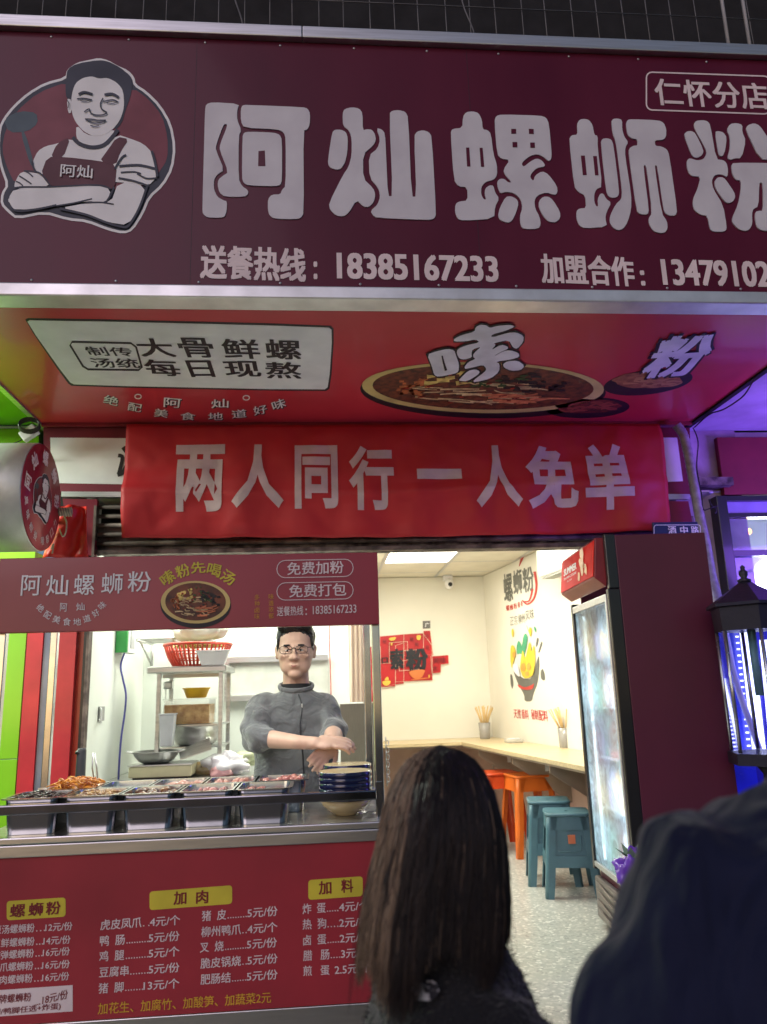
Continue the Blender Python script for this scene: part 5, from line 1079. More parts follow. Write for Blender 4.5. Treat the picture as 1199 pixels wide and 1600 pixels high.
# ---- round projecting sign
dxx = atY(65, 778, 3.75).x; dc_ = Vector((dxx, 3.75, 2.172)); dr_ = .262
rd = thing('round_projecting_sign', 'round red projecting sign with shop emblem on a metal drum', 'sign', dc_)
AX = ((0, 1, 0), (0, 0, 1), (1, 0, 0))
obj('drum', MB().lathe(dc_, [(dr_, -.24), (dr_+.003, -.235), (dr_+.003, -.006), (dr_, -.001)], 48, AX), mat('galvanised', (.66, .68, .64), .45, metal=.35, col2=(.42, .45, .40), scale=5, bump=.1, bscale=60), rd)
obj('face', MB().lathe(dc_, [(dr_-.002, 0), (dr_-.002, .005), (0, .0051)], 48, AX), mat('sign_disc_red', (.42, .022, .05), .4), rd)
obj('face_back', MB().lathe(dc_, [(0, -.246), (dr_-.002, -.2455), (dr_-.002, -.2405)], 48, AX), mat('sign_disc_red', (.4, .02, .05)), rd)
PD = (dc_+Vector((.0055, 0, 0)), Vector((1, 0, 0)))
def disc(ch, ang, r, sz, m, bold):        # characters set round the disc
    a = math.radians(ang); up = Vector((0, math.sin(a), math.cos(a))); right = Vector((0, math.cos(a), -math.sin(a)))
    if ang > 95 or ang < -95: pass
    c = PD[0]+up*r; mb = MB(); put(mb, ch, c-right*sz/2+up*sz/2, c+right*sz/2+up*sz/2, c-right*sz/2-up*sz/2, PD[1], .001, bold, 2); return obj('character', mb, m, rd)
for ch, a in (('阿', -82), ('灿', -43), ('螺', 0), ('蛳', 43), ('粉', 82)): disc(ch, a, .20, .075, M_pink, .03)
for i, ch in enumerate('臭味相投嗦粉口力'):
    a = math.radians(248-i*18.5+(-4 if i > 3 else 4)); up = Vector((0, -math.sin(a), -math.cos(a))); pos = Vector((0, math.sin(a), math.cos(a))); right = Vector((0, -math.cos(a), math.sin(a)))
    c = PD[0]+pos*.212; mb = MB(); s_ = .042; put(mb, ch, c-right*s_/2+up*s_/2, c+right*s_/2+up*s_/2, c-right*s_/2-up*s_/2, PD[1], .001, .02, 2); obj('character', mb, M_pink, rd)
def TD(pts):
    out = []
    for x, y in pts:
        w_ = PD[0]+Vector((0, (x-560)/1140*.25, -(y-610)/1140*.25)); 
        d = w_-EYE; wz = d.dot(_f); out.append((599.5+FPX*d.dot(_R)/wz, 800-FPX*d.dot(_U)/wz))
    return out
emblem(rd, PD, TD, lift=.001, full=False, sc=24)
obj('bracket_arm', MB().tube([(dxx-.12, 3.75+dr_, 2.17), (dxx-.12, 4.42, 2.17)], .02, 10), M_alu, rd)
# red cloth with string under the sign, and a pale roll on a rope
rcl = MB(); c0, c1, c2, c3 = atY(88, 790, 4.1), atY(134, 790, 4.1), atY(140, 872, 4.1), atY(66, 872, 4.1); n = 24
for i in range(n+1):
    for j in range(13):
        u, v = i/n, j/12; p = (c0*(1-u)+c1*u)*(1-v)+(c3*(1-u)+c2*u)*v
        rcl.v.append(p+Vector((0, .025*math.sin(u*9+v*3)+.02*noise.noise(Vector((u*4, v*4, 1))), 0)))
for i in range(n):
    for j in range(12): a = i*13+j; rcl.f.append((a, a+1, a+14, a+13)); rcl.sm.append(True)
rt = thing('red_tarp', 'folded bright red tarpaulin hanging beneath the round sign', 'tarpaulin', (c3.x, 4.1, c3.z))
o = obj('cloth', rcl, mat('bright_red_tarp', (.75, .03, .025), .35, bump=.1, bscale=10), rt); s_ = o.modifiers.new('s', 'SOLIDIFY'); s_.thickness = .003
obj('rope', MB().tube(smooth_line([atY(97, 800, 4.04), atY(104, 815, 4.03), atY(103, 832, 4.03), atY(98, 838, 4.03), atY(93, 826, 4.04)]), .004, 6), mat('cream_rope', (.72, .62, .45), .7), rt)
obj('rope', MB().tube(smooth_line([atY(80, 858, 4.04), atY(84, 850, 4.03), atY(82, 865, 4.03)]), .004, 6), mat('cream_rope', (.7, .6, .4)), rt)
pr_ = thing('awning_pole', 'short pole end wrapped in pale cord above the red tarpaulin', 'pole', atY(98, 800, 4.0))
obj('pole', MB().tube([atY(88, 800, 4.0), atY(112, 799, 4.0)], .022, 12), mat('grey_green_pipe', (.30, .33, .28), .5), pr_)
for k in range(5): obj('cord', MB().tube([atY(92+k*4, 793, 3.975), atY(96+k*4, 807, 3.975)], .004, 6), mat('cream_rope', (.7, .6, .4)), pr_)
# adapter and coiled lead by the soffit corner
ad = thing('power_adapter', 'white power adapter with coiled black lead by the soffit corner', 'adapter', atY(48, 672, 4.1))
p_ = atY(46, 677, 4.1); 
obj('adapter_body', MB().obox(p_, ((.8, 0, .6), (0, 1, 0), (-.6, 0, .8)), (.045, .02, .03)), M_white, ad, bevel=.006)
for k in range(4): obj('coil', MB().tube([p_+Vector((.01+.055*math.cos(a), -.028-.004*k, .025+.035*math.sin(a)+.005*k)) for a in [2*math.pi*i/18 for i in range(18)]], .004, 6, closed=True), M_blackp, ad)
obj('lead', MB().tube(smooth_line([p_, p_+Vector((-.06, 0, -.05)), p_+Vector((-.2, .02, -.07)), p_+Vector((-.5, .1, -.03))]), .003, 5), M_blackp, ad)
# ================================================================ right neighbour
rn = thing('purple_shop_front', 'purple lit neighbouring shop front with dark framed window on the right', 'shop front', (2.8, 4.35, 0))
M_pk = mat('pink_white_render', (.58, .50, .60), .7, col2=(.45, .36, .42), scale=6, bump=.15)
obj('soffit', MB().box(sx1+.035, 5.5, 2.7, 4.42, 2.735, 2.78), mat('pale_soffit', (.55, .50, .62), .5), rn)
a, b2, c2, d2 = atY(1120, 683, 4.36), atY(1230, 683, 4.36), atY(1240, 772, 4.36), atY(1130, 772, 4.36)
obj('red_sign', MB().box(a.x, 5.3, 4.36, 4.40, c2.z, a.z), mat('right_red_sign', (.20, .012, .02), .6, bump=.1, bscale=8), rn, bevel=.004)
wx = atY(1130, 850, 4.36).x; wt_ = atY(1150, 776, 4.36).z
obj('wall', MB().box(2.625, wx-.025, 4.44, 4.6, 1.0, 2.73).box(wx-.024, 5.5, 4.44, 4.6, wt_+.002, 2.73), M_pk, rn)
obj('window_frame', MB().box(wx-.02, wx+.045, 4.33, 4.42, .3, wt_), M_blackp, rn, bevel=.004)
obj('window_frame', MB().box(wx+.046, 5.3, 4.34, 4.42, wt_-.03, wt_), M_blackp, rn)
obj('window_blind', MB().box(wx+.046, 5.3, 4.37, 4.40, wt_-.10, wt_-.031), mat('lilac_blind', (.30, .26, .55), .5), rn)
zb_ = atY(1165, 860, 4.36).z
obj('window_frame', MB().box(wx+.046, 5.3, 4.345, 4.41, zb_-.035, zb_), M_blackp, rn)
obj('window_frame', MB().box(wx+.046, 5.3, 4.35, 4.41, wt_-.13, wt_-.105), M_blackp, rn)
obj('window_glass', MB().box(wx+.046, 5.3, 4.385, 4.389, 1.0, wt_-.135), mat('window_glass', (.85, .88, .95), .05, trans=.95, var=.01), rn)
struct('neighbour_room', MB().box(2.64, 5.6, 6.3, 6.4, 0, 2.6).box(2.64, 5.6, 4.62, 6.3, 2.55, 2.6).box(2.64, 2.70, 4.62, 6.3, 0, 2.55), mat('cool_white_wall', (.62, .66, .72), .6))
pl_ = bpy.data.lights.new('neighbour_room_lamp', 'POINT'); pl_.energy = 22; pl_.color = (.88, .94, 1); pl_.shadow_soft_size = .2
po_ = bpy.data.objects.new('neighbour_room_lamp', pl_); COL.objects.link(po_); po_.location = (3.4, 5.4, 1.9)
dl_ = thing('downlight', 'round white downlight in the ceiling of the neighbouring room', 'downlight', (2.95, 5.2, 2.55))
q_ = atY(1145, 895, 5.2); obj('glow_disc', MB().lathe((q_.x, 5.2, 2.545), [(.10, 0), (.10, .004)], 24), mat('downlight_glow', (1, 1, 1), .5, emis=4), dl_)
obj('trim_ring', MB().tube([(q_.x+.11*math.cos(a), 5.2+.11*math.sin(a), 2.546) for a in [2*math.pi*i/24 for i in range(24)]], .008, 6, closed=True), M_alu, dl_)
gs = thing('glow_pendant', 'small orange glowing lamp seen through the neighbouring window', 'lamp', atY(1160, 838, 4.6))
p_ = atY(1161, 838, 4.62); gm = mat('orange_glow', (1, .5, .1), .5, emis=5, ecol=(1, .42, .08))
obj('flame_bulb', MB().ell(p_, (.022, .02, .03), 10, 8), gm, gs); obj('flame_bulb', MB().ell(p_+Vector((.04, 0, .03)), (.02, .02, .02), 10, 8), gm, gs)
obj('stem', MB().tube([p_+Vector((0, 0, .03)), p_+Vector((0, 0, .3))], .003, 6), M_blackp, gs)
# lower part: blue panels, LED strips, purple ledge
lz = atY(1170, 1183, 4.2).z
M_bl2 = mat('blue_panel', (.02, .03, .55), .25, coat=.4, emis=.0)
bx0 = atY(1085, 1000, 4.2).x
pz1 = atY(1100, 965, 4.2).z
obj('blue_panel', MB().box(bx0-.2, bx0+.26, 4.2, 4.24, lz-.3, pz1), M_bl2, rn)
obj('blue_panel', MB().box(bx0+.27, 5.2, 4.22, 4.26, lz-.3, pz1-.02), mat('deep_blue_panel', (.02, .015, .30), .25, coat=.4), rn)
obj('purple_ledge', MB().box(bx0-.2, 5.2, 3.0, 4.19, lz-.75, lz-.32), mat('purple_ledge', (.30, .18, .62), .5), rn)
M_l2 = mat('cool_led', (1, 1, 1), .5, emis=1.8, ecol=(.72, .78, 1))
for i, (xa, xb) in enumerate(((1165, 1187), (1130, 1160), (1192, 1210))):
    t = thing('led_strip', ['wide white LED strip glowing behind the lantern', 'thin dotted LED strip low on the blue panel', 'white LED strip at the right picture edge'][i], 'led strip', atY(xb, 1180, 4.15), 'LED strips on the blue panels')
    ya, yb_ = ((985, 1185), (1060, 1185), (1000, 1185))[i]; A_, B_ = atY(xa, ya, 4.17), atY(xb, yb_, 4.17); wd = (.035, .006, .02)[i]
    obj('strip_light', MB().hexa([A_+Vector((-wd, 0, 0)), A_+Vector((wd, 0, 0)), B_+Vector((wd, 0, 0)), B_+Vector((-wd, 0, 0))], [A_+Vector((-wd, -.01, 0)), A_+Vector((wd, -.01, 0)), B_+Vector((wd, -.01, 0)), B_+Vector((-wd, -.01, 0))]), M_l2, t)
    for k in range(20 if i < 2 else 0):
        p_ = A_*(1-k/20)+B_*(k/20)+Vector((-wd-.025, -.01, 0)); d = obj('diode', MB().box(p_.x-.008, p_.x+.008, p_.y-.006, p_.y, p_.z-.004, p_.z+.004), M_l2, t)
PUR = (.30, .12, 1)
lamp('purple_lamp', (3.3, 3.5, 2.0), .8, 18, PUR, rot=(math.radians(150), 0, math.radians(20)))
lamp('blue_lamp', (3.4, 3.5, 1.5), .6, 9, (.12, .10, 1), rot=(math.radians(75), 0, math.radians(40)))
pt_ = thing('purple_tube', 'glowing purple tube light fixed on the neighbouring front', 'tube light', (3.3, 3.5, 2.0))
obj('tube', MB().tube([(3.0, 3.55, 1.98), (3.7, 3.55, 1.98)], .015, 10), mat('purple_tube', PUR, .5, emis=8, ecol=PUR), pt_)
obj('tube_holder', MB().box(2.98, 3.72, 3.53, 3.57, 1.945, 1.963), M_alu, pt_)
# lantern
LC = atY(1187, 1080, 3.3); LC = Vector((LC.x, 3.3, 0)); zt_ = atY(1187, 985, 3.3).z; zb2 = atY(1187, 1186, 3.3).z
la = thing('wall_lantern', 'large black hexagonal roofed lantern with clear glass sides', 'lantern', (LC.x, 3.3, zb2))
r6 = lambda r, z, n=6, o=.26: [Vector((LC.x+.88*r*math.cos(o+2*math.pi*i/n), 3.3+.88*r*math.sin(o+2*math.pi*i/n), z)) for i in range(n)]
def loft(rings, cap=True):
    b = MB(); n = len(rings[0])
    for r in rings: b.v += r
    for i in range(len(rings)-1):
        for j in range(n): b.f.append((i*n+j, i*n+(j+1) % n, (i+1)*n+(j+1) % n, (i+1)*n+j)); b.sm.append(False)
    if cap: b.f.append(tuple(range(n))[::-1]); b.f.append(tuple((len(rings)-1)*n+j for j in range(n))); b.sm += [False, False]
    return b
M_lm = mat('black_lantern_metal', (.030, .026, .045), .38, metal=.3, bump=.1, bscale=60)
obj('lantern_roof', loft([r6(.178, zt_), r6(.185, zt_+.10), r6(.21, zt_+.105), r6(.205, zt_+.118), r6(.03, zt_+.215), r6(.012, zt_+.22)]), M_lm, la)
obj('finial', MB().lathe((LC.x, 3.3, zt_+.215), [(.028, 0), (.03, .012), (.012, .02), (.02, .035), (.018, .05), (.008, .058), (.012, .07), (0, .08)], 14), M_lm, la)
for i in range(6):
    a = r6(.168, 0)[i]; obj('corner_bar', MB().tube([(a.x, a.y, zb2+.03), (a.x, a.y, zt_)], .008, 6), mat('silver_bar', (.6, .6, .65), .25, metal=.9), la)
    p0, p1 = r6(.163, 0)[i], r6(.163, 0)[(i+1) % 6]
    obj('glass_pane', MB().hexa([(p0.x, p0.y, zb2+.03), (p1.x, p1.y, zb2+.03), (p1.x*.985+LC.x*.015, p1.y*.985+3.3*.015, zb2+.03), (p0.x*.985+LC.x*.015, p0.y*.985+3.3*.015, zb2+.03)], [(p0.x, p0.y, zt_-.002), (p1.x, p1.y, zt_-.002), (p1.x*.985+LC.x*.015, p1.y*.985+3.3*.015, zt_-.002), (p0.x*.985+LC.x*.015, p0.y*.985+3.3*.015, zt_-.002)]), mat('clear_lantern_glass', (.92, .93, 1), .04, trans=1, var=.01, ior=1.1), la)
obj('lantern_base', loft([r6(.19, zb2-.02), r6(.19, zb2+.028)]), M_lm, la)
obj('lamp_holder', MB().lathe((LC.x, 3.3, zt_-.28), [(.018, 0), (.018, .28)], 12), mat('teal_holder', (.15, .30, .38), .4), la)
obj('lantern_post', MB().lathe((LC.x, 3.3, -.38), [(.07, 0), (.07, .04), (.035, .08), (.03, zb2-.06+.38), (.06, zb2-.02+.38)], 16), M_lm, la)
# conduit, white hose, cables
pts = [(1057, 664), (1068, 680), (1077, 715), (1085, 760), (1094, 810), (1103, 850), (1111, 895), (1121, 935), (1129, 975)]
cdm = MB(); path = smooth_line([tuple(atY(x, y, 4.16)) for x, y in pts], 10)
cdm.tube(path, [.026+.0025*(i % 2) for i in range(len(path))], 12)
cn = thing('corrugated_conduit', 'grey wrapped corrugated conduit hanging down the pink pier', 'conduit', atY(1129, 975, 4.16))
obj('conduit', cdm, mat('grey_tape', (.34, .32, .35), .55, col2=(.22, .20, .22), scale=30), cn)
hs = MB().tube(smooth_line([tuple(atY(x, y, 4.12)) for x, y in ((1130, 972), (1138, 1010), (1146, 1050), (1160, 1095), (1176, 1140), (1195, 1195))]), .017, 12)
obj('white_hose', hs, mat('white_hose', (.70, .70, .74), .35), cn)
def wire(name, pts, r, label, m=M_black, Y=4.14):
    P_ = [tuple(atY(x, y, yy)) for x, y, yy in [(p + (Y,))[:3] for p in pts]]; o = obj(name, MB().tube(smooth_line(P_), r, 6), m, loc=P_[-1]); tag(o, label, 'cable')
wire('thin_cable', [(1083, 668), (1091, 690), (1089, 730), (1096, 770), (1099, 795), (1108, 795), (1122, 790)], .0035, 'thin black cable looping down from soffit to window frame')
wire('thin_cable', [(1108, 780), (1112, 790), (1120, 796), (1117, 803)], .004, 'short curled black cable end at the window frame corner')
wire('edge_cable', [(1180, 590, 3.45), (1165, 615, 3.6), (1150, 628, 3.7), (1130, 640, 3.85), (1108, 648, 4.05), (1085, 668, 4.14)], .004, 'black cable sagging along the right edge of the canopy soffit')
# street name plate
sp = thing('street_name_plate', 'dark blue street name plate with white characters on the pier', 'street sign', atY(1070, 866, 4.10))
PP = PLY(4.10)
pa, pc_ = atY(1020, 817, 4.10), atY(1097, 868, 4.10)
obj('plate', MB().box(pa.x, pc_.x, 4.10, 4.115, pc_.z, pa.z+.004), mat('plate_navy', (.02, .03, .10), .35), sp, bevel=.003)
text('lettering', M_white, PP, [('酒', 1043, 822, 1056, 822, 13), ('中', 1062, 822, 1074, 822, 13), ('路', 1079, 822, 1091, 822, 13)], sp, lift=.002, bold=.02)
ribbons('plate_border', M_white, PP, [(rrect(1022, 820.5, 1094.5, 865, 4, -.005), 1)], sp, lift=.002, closed=True, curve=False)
# ================================================================ people
def V(*a): return Vector(a)
def torso_loft(mb, secs, n=28):      # (centre, rx, ry, exponent)
    k = len(mb.v)
    for c, rx, ry, e in secs:
        for j in range(n):
            a = 2*math.pi*j/n; x, y = math.cos(a), math.sin(a)
            mb.v.append(Vector(c)+Vector((rx*math.copysign(abs(x)**e, x), ry*math.copysign(abs(y)**e, y), 0)))
    for i in range(len(secs)-1):
        for j in range(n): mb.f.append((k+i*n+j, k+i*n+(j+1) % n, k+(i+1)*n+(j+1) % n, k+(i+1)*n+j)); mb.sm.append(True)
    mb.f.append(tuple(k+j for j in range(n))[::-1]); mb.f.append(tuple(k+(len(secs)-1)*n+j for j in range(n))); mb.sm += [True, True]
M_skin = mat('skin', (.60, .38, .29), .5, var=.03, scale=20, bump=.03, bscale=300)
def head(mb, c, R_, s=1.0):          # c: head centre at eye height; faces local -Y; R_: rotation
    W = lambda x, y, z: c+R_ @ Vector((x*s, y*s, z*s))
    ax = [R_ @ Vector(a) for a in ((1, 0, 0), (0, 1, 0), (0, 0, 1))]
    E_ = lambda p, r: mb.ell(W(*p), tuple(q*s for q in r), 20, 14, ax)
    E_((0, .018, .030), (.076, .094, .088)); E_((0, -.012, -.014), (.0745, .080, .080)); E_((0, -.020, -.056), (.066, .062, .052))
    E_((0, -.046, -.095), (.030, .034, .022)); E_((.028, -.028, -.068), (.032, .042, .032)); E_((-.028, -.028, -.068), (.032, .042, .032))
    E_((0, -.078, .020), (.050, .016, .013)); E_((0, -.094, -.008), (.010, .016, .026)); E_((0, -.103, -.030), (.014, .016, .012))
    E_((.013, -.094, -.033), (.009, .010, .008)); E_((-.013, -.094, -.033), (.009, .010, .008))
    E_((.040, -.060, -.022), (.024, .022, .018)); E_((-.040, -.060, -.022), (.024, .022, .018))
    E_((0, -.079, -.059), (.023, .012, .006)); E_((0, -.078, -.068), (.020, .012, .006))
    for s_ in (-1, 1): E_((s_*.079, .008, -.010), (.007, .018, .030)); E_((s_*.081, .012, .004), (.008, .014, .018))
def hand(mb, wr, d, nrm, side=1, s=1.0, curl=.5, spread=.16):
    # wr wrist, d pointing direction, nrm back of hand; side: thumb side
    d = Vector(d).normalized(); nrm = Vector(nrm); nrm = (nrm-d*nrm.dot(d)).normalized(); lat = d.cross(nrm)*side
    pc = Vector(wr)+d*.045*s; mb.ell(pc, (.040*s, .047*s, .015*s), 16, 10, (lat, d, nrm)); mb.ell(Vector(wr)+d*.01*s, (.027*s, .035*s, .018*s), 14, 8, (lat, d, nrm))
    mb.ell(pc+lat*.022*s-d*.012*s-nrm*.006*s, (.018*s, .03*s, .014*s), 12, 8, (lat, d, nrm))
    for i, (o, L) in enumerate(((.030, .070), (.010, .079), (-.010, .074), (-.029, .058))):
        q = pc+d*.036*s+lat*o*s; dd = (d+lat*(o*spread*10)).normalized(); P_ = [q]; a = 0
        for j, f in enumerate((.45, .32, .23)):
            a += curl*(.5+.35*j); P_.append(P_[-1]+(dd*math.cos(a)-nrm*math.sin(a))*L*f*s)
        mb.tube(P_, [.0095*s, .0088*s, .008*s, .0066*s], 8)
        for p in P_: mb.ell(p, .0082*s, 8, 6)
    q = pc+lat*.030*s-d*.018*s; dd = (lat*.75+d*.75-nrm*.25).normalized(); P_ = [q, q+dd*.030*s, q+(dd*.45+d*.9).normalized()*.028*s+dd*.028*s]
    mb.tube(P_, [.013*s, .0105*s, .008*s], 8)
    for p, r in zip(P_, (.013, .0105, .008)): mb.ell(p, r*s, 8, 6)
# ---------------- cook behind the counter
MY = 3.10; fc_ = atY(461, 1013, MY)           # between the eyes
pm = thing('person', 'cook with glasses in a grey zipped sweater behind the counter, hands together', 'person', (fc_.x, MY+.08, 0))
Rh = Matrix.Rotation(math.radians(-2), 3, 'Z') @ Matrix.Rotation(math.radians(3), 3, 'X')
hc = Vector((fc_.x, MY+.085, fc_.z-.002))
J = lambda x, y, Y: atY(x, y, Y)
sk_ = MB(); head(sk_, hc, Rh, .97)
limb(sk_, [(hc+V(0, .022, -.06), .052), (hc+V(0, .035, -.125), .054), (hc+V(0, .045, -.165), .062)])
bx_ = hc.x+.0; sh_z = J(461, 1085, MY).z
torso_loft(sk_, [((bx_, MY+.14, .50), .11, .085, 1), ((bx_, MY+.14, .75), .13, .09, 1), ((bx_, MY+.13, 1.0), .145, .095, 1), ((bx_, MY+.13, sh_z-.06), .11, .07, 1), ((bx_, MY+.13, sh_z+.0), .055, .055, 1)])
# arms: image left arm and image right arm
aL = [J(404, 1097, MY+.10), J(397, 1152, MY+.0), J(470, 1160, MY-.17), J(493, 1161, MY-.20)]
aR = [J(512, 1097, MY+.10), J(521, 1142, MY+.02), J(521, 1150, MY-.10), J(521, 1158, MY-.15)]
limb(sk_, [(aL[0]+V(.02, .02, -.03), .030), (aL[1], .034), (aL[1]*.6+aL[2]*.4, .034), (aL[2], .025), (aL[3], .023)])
limb(sk_, [(aR[0]+V(-.02, .02, -.03), .030), (aR[1], .036), (aR[2], .036), (aR[3], .028)])
hand(sk_, J(490, 1161, MY-.20), J(530, 1160, MY-.20)-J(490, 1161, MY-.19), V(-.1, -.45, .9), -1, 1.0, .38)
hand(sk_, J(523, 1158, MY-.150), J(506, 1178, MY-.17)-J(523, 1158, MY-.150), V(.45, -.7, .5), -1, .92, .62)
for s_ in (-1, 1): limb(sk_, [((bx_+s_*.08, MY+.14, .52), .085), ((bx_+s_*.09, MY+.12, .28), .055), ((bx_+s_*.09, MY+.15, .05), .04), ((bx_+s_*.09, MY+.05, .035), .035)])
body = organic('body', sk_, M_skin, pm, voxel=.0042, smooth=9)
# jacket
kn = mat('grey_knit', (.135, .138, .148), .9, sheen=.4, var=.05, scale=14, bump=.25, bscale=420, fold=(.55, 13, (1, 1, 1.3)))
jk = MB()
torso_loft(jk, [((bx_-.005, MY+.12, .62), .158, .112, .85), ((bx_-.005, MY+.12, .78), .154, .110, .85), ((bx_-.004, MY+.12, .92), .156, .114, .85), ((bx_-.002, MY+.115, 1.04), .168, .116, .85), ((bx_, MY+.115, 1.11), .168, .104, .9), ((bx_, MY+.12, sh_z-.040), .145, .090, .95), ((bx_, MY+.125, sh_z-.010), .112, .076, 1), ((bx_, MY+.125, sh_z+.008), .082, .068, 1), ((bx_, MY+.124, sh_z+.022), .062, .060, 1)])
limb(jk, [(aL[0]+V(.030, .02, -.002), .045), (aL[0]+V(.014, .01, -.018), .055), (aL[0]*.5+aL[1]*.5+V(.012, 0, 0), .060), (aL[1]+V(.008, .01, .004), .062), (aL[1]*.84+aL[2]*.16+V(0, 0, -.004), .058), (aL[1]*.70+aL[2]*.30, .050)], 18)
limb(jk, [(aR[0]+V(-.030, .02, -.002), .045), (aR[0]+V(-.012, .01, -.018), .055), (aR[0]*.5+aR[1]*.5+V(-.006, 0, 0), .058), (aR[1]+V(.000, .01, 0), .056), (aR[1]*.45+aR[2]*.55+V(.003, 0, -.004), .054)], 18)
def folds(amp, fr, seed=0, anis=(1, 1, 2.2)):
    def f(p):
        q = Vector((p.x*fr*anis[0]+seed, p.y*fr*anis[1], p.z*fr*anis[2])); return amp*(noise.noise(q)+.5*noise.noise(q*2.1)+.25*noise.noise(q*4.3))
    return f
def mfold(p):
    d = folds(.009, 5.5, 3, (1.5, 1, 1.2))(p)
    for c, k in ((aL[1], 1), (aR[1], 1)):
        r = (p-c).length
        if r < .16: d += .010*(1-r/.16)*math.sin((p.z*75+p.x*35))
    return d
jo = organic('jacket', jk, kn, pm, voxel=.0075, smooth=22, disp=mfold)
obj('collar', MB().tube([V(bx_+.066*math.sin(a), MY+.120-.063*math.cos(a), sh_z+.030+.017*(math.cos(a)*-1)) for a in [-2.95+5.9*i/30 for i in range(31)]], [(.008, .012)]*31, 10), kn, jo)
zx = bx_+.004
def zfront(z): return MY+.12-.118-.006
zl = [J(467, 1072, MY-.01), J(469, 1095, MY-.015), J(471, 1130, MY-.017), J(474, 1170, MY-.020), J(478, 1225, MY-.024)]
ray_hit = lambda p: p
def onjacket(p):
    me = jo.data; base = Vector(pm.location)
    ok, loc, nn, idx = jo.closest_point_on_mesh(p-base); return loc+base+nn*.0015
zl2 = smooth_line([tuple(onjacket(p)) for p in zl], 8)
obj('zip', MB().tube(zl2, .0028, 6), mat('dark_zip', (.03, .03, .035), .4), jo)
pz = onjacket(J(469, 1091, MY-.02)); obj('zip_pull', MB().box(pz.x-.003, pz.x+.003, pz.y-.007, pz.y-.003, pz.z-.012, pz.z+.004), M_alu, jo, bevel=.001)
obj('undershirt', MB().lathe((bx_, MY+.119, sh_z-.01), [(.062, 0), (.060, .03), (.058, .050), (.055, .052)], 28), mat('black_cotton', (.012, .012, .014), .9), pm)
# trousers
tq = MB()
for s_ in (-1, 1): limb(tq, [((bx_+s_*.075, MY+.13, .66), .10), ((bx_+s_*.09, MY+.12, .35), .078), ((bx_+s_*.09, MY+.14, .06), .06)])
organic('trousers', tq, mat('dark_trousers', (.02, .02, .025), .85), pm, voxel=.014, smooth=4)
# hair
M_hair = mat('black_hair', (.008, .007, .008), .35, bump=.5, bscale=400, stretch=(1, 1, .15))
H_ = lambda x, y, z: hc+Rh @ Vector((x*.97, y*.97, z*.97))
hx = [Rh @ Vector(a) for a in ((1, 0, 0), (0, 1, 0), (0, 0, 1))]
hm = MB(); hm.ell(H_(0, .030, .056), (.080, .092, .072), 22, 14, hx); hm.ell(H_(0, .05, .02), (.0765, .078, .075), 20, 12, hx)
for i in range(9): hm.ell(H_(-.056+i*.014, -.052+abs(i-4)*.004, .095+.004*math.sin(i*2.1)), (.016, .030, .019), 10, 8, hx)
for s_ in (-1, 1): hm.ell(H_(s_*.071, -.006, .030), (.0075, .030, .040), 10, 8, hx)
def hd_(p): return .0028*noise.noise(Vector((p.x*260, p.y*60, p.z*60)))+.002*noise.noise(p*90)
ho = organic('hair', hm, M_hair, pm, voxel=.005, smooth=2, disp=hd_)
# eyes, brows, mouth, glasses
def onbody(p):
    base = Vector(pm.location); ok, loc, nn, idx = body.closest_point_on_mesh(p-base); return loc+base, nn
M_eye = mat('eye_white', (.62, .58, .55), .2); M_lip = mat('lips', (.36, .15, .12), .5)
for s_ in (-1, 1):
    q, nn = onbody(H_(s_*.031, -.095, .000)); 
    obj('eye', MB().ell(q-nn*.004, (.0125, .007, .0052), 14, 8, hx), M_eye, pm)
    obj('pupil', MB().ell(q+nn*.001+hx[0]*.0015*0, (.0046, .0035, .0046), 10, 8, hx), M_black, pm)
    obj('eyelid', MB().tube([onbody(H_(s_*.031+t*.014, -.1, .0048-abs(t)*.003))[0]+nn*.002 for t in (-1, -.5, 0, .5, 1)], .0016, 6), M_hair, pm)
    obj('eyebrow', MB().tube([onbody(H_(s_*.033+t*.017, -.1, .0215-abs(t+s_*.2)*.003))[0]+nn*.001 for t in (-1, -.5, 0, .5, 1)], [(.0015, .003), (.002, .0038), (.002, .0038), (.002, .0035), (.0012, .002)], 6), M_hair, pm)
obj('mouth', MB().tube([onbody(H_(t*.024, -.11, -.0635-abs(t)*.001))[0]+V(0, -.0004, 0) for t in (-1, -.6, 0, .6, 1)], [.0009, .0018, .002, .0018, .0009], 6), mat('mouth_line', (.16, .05, .045), .5), pm)
obj('lips', MB().tube([onbody(H_(t*.018, -.11, -.068-abs(t)*-.001))[0]-V(0, .0002, 0) for t in (-1, -.5, 0, .5, 1)], [(.001, .001), (.002, .0035), (.002, .004), (.002, .0035), (.001, .001)], 6), M_lip, pm)
gl_ = bpy.data.objects.new('tmp', None)
gp = []
for s_ in (-1, 1):
    c = H_(s_*.032, -.106, .001); pts = [c+hx[0]*.024*math.copysign(abs(math.cos(a))**.6, math.cos(a))+hx[2]*.0145*math.copysign(abs(math.sin(a))**.6, math.sin(a)) for a in [2*math.pi*i/28 for i in range(28)]]
    fr_ = obj('glasses', MB().tube(pts, [.0011]*28, 6, closed=True), M_blackp, pm)
    obj('lens', MB().prism([p+hx[1]*.0005 for p in pts], -hx[1], .0006), mat('spectacle_glass', (.95, .97, 1), .02, trans=1, var=0, ior=1.05), fr_)
    obj('temple', MB().tube([c+hx[0]*s_*.024+hx[2]*.008, H_(s_*.076, -.03, .010), H_(s_*.080, .02, .004)], .0017, 6), M_blackp, fr_)
obj('glasses_bridge', MB().tube([H_(-.009, -.107, .006), H_(0, -.110, .009), H_(.009, -.107, .006)], .0016, 6), M_blackp, pm)
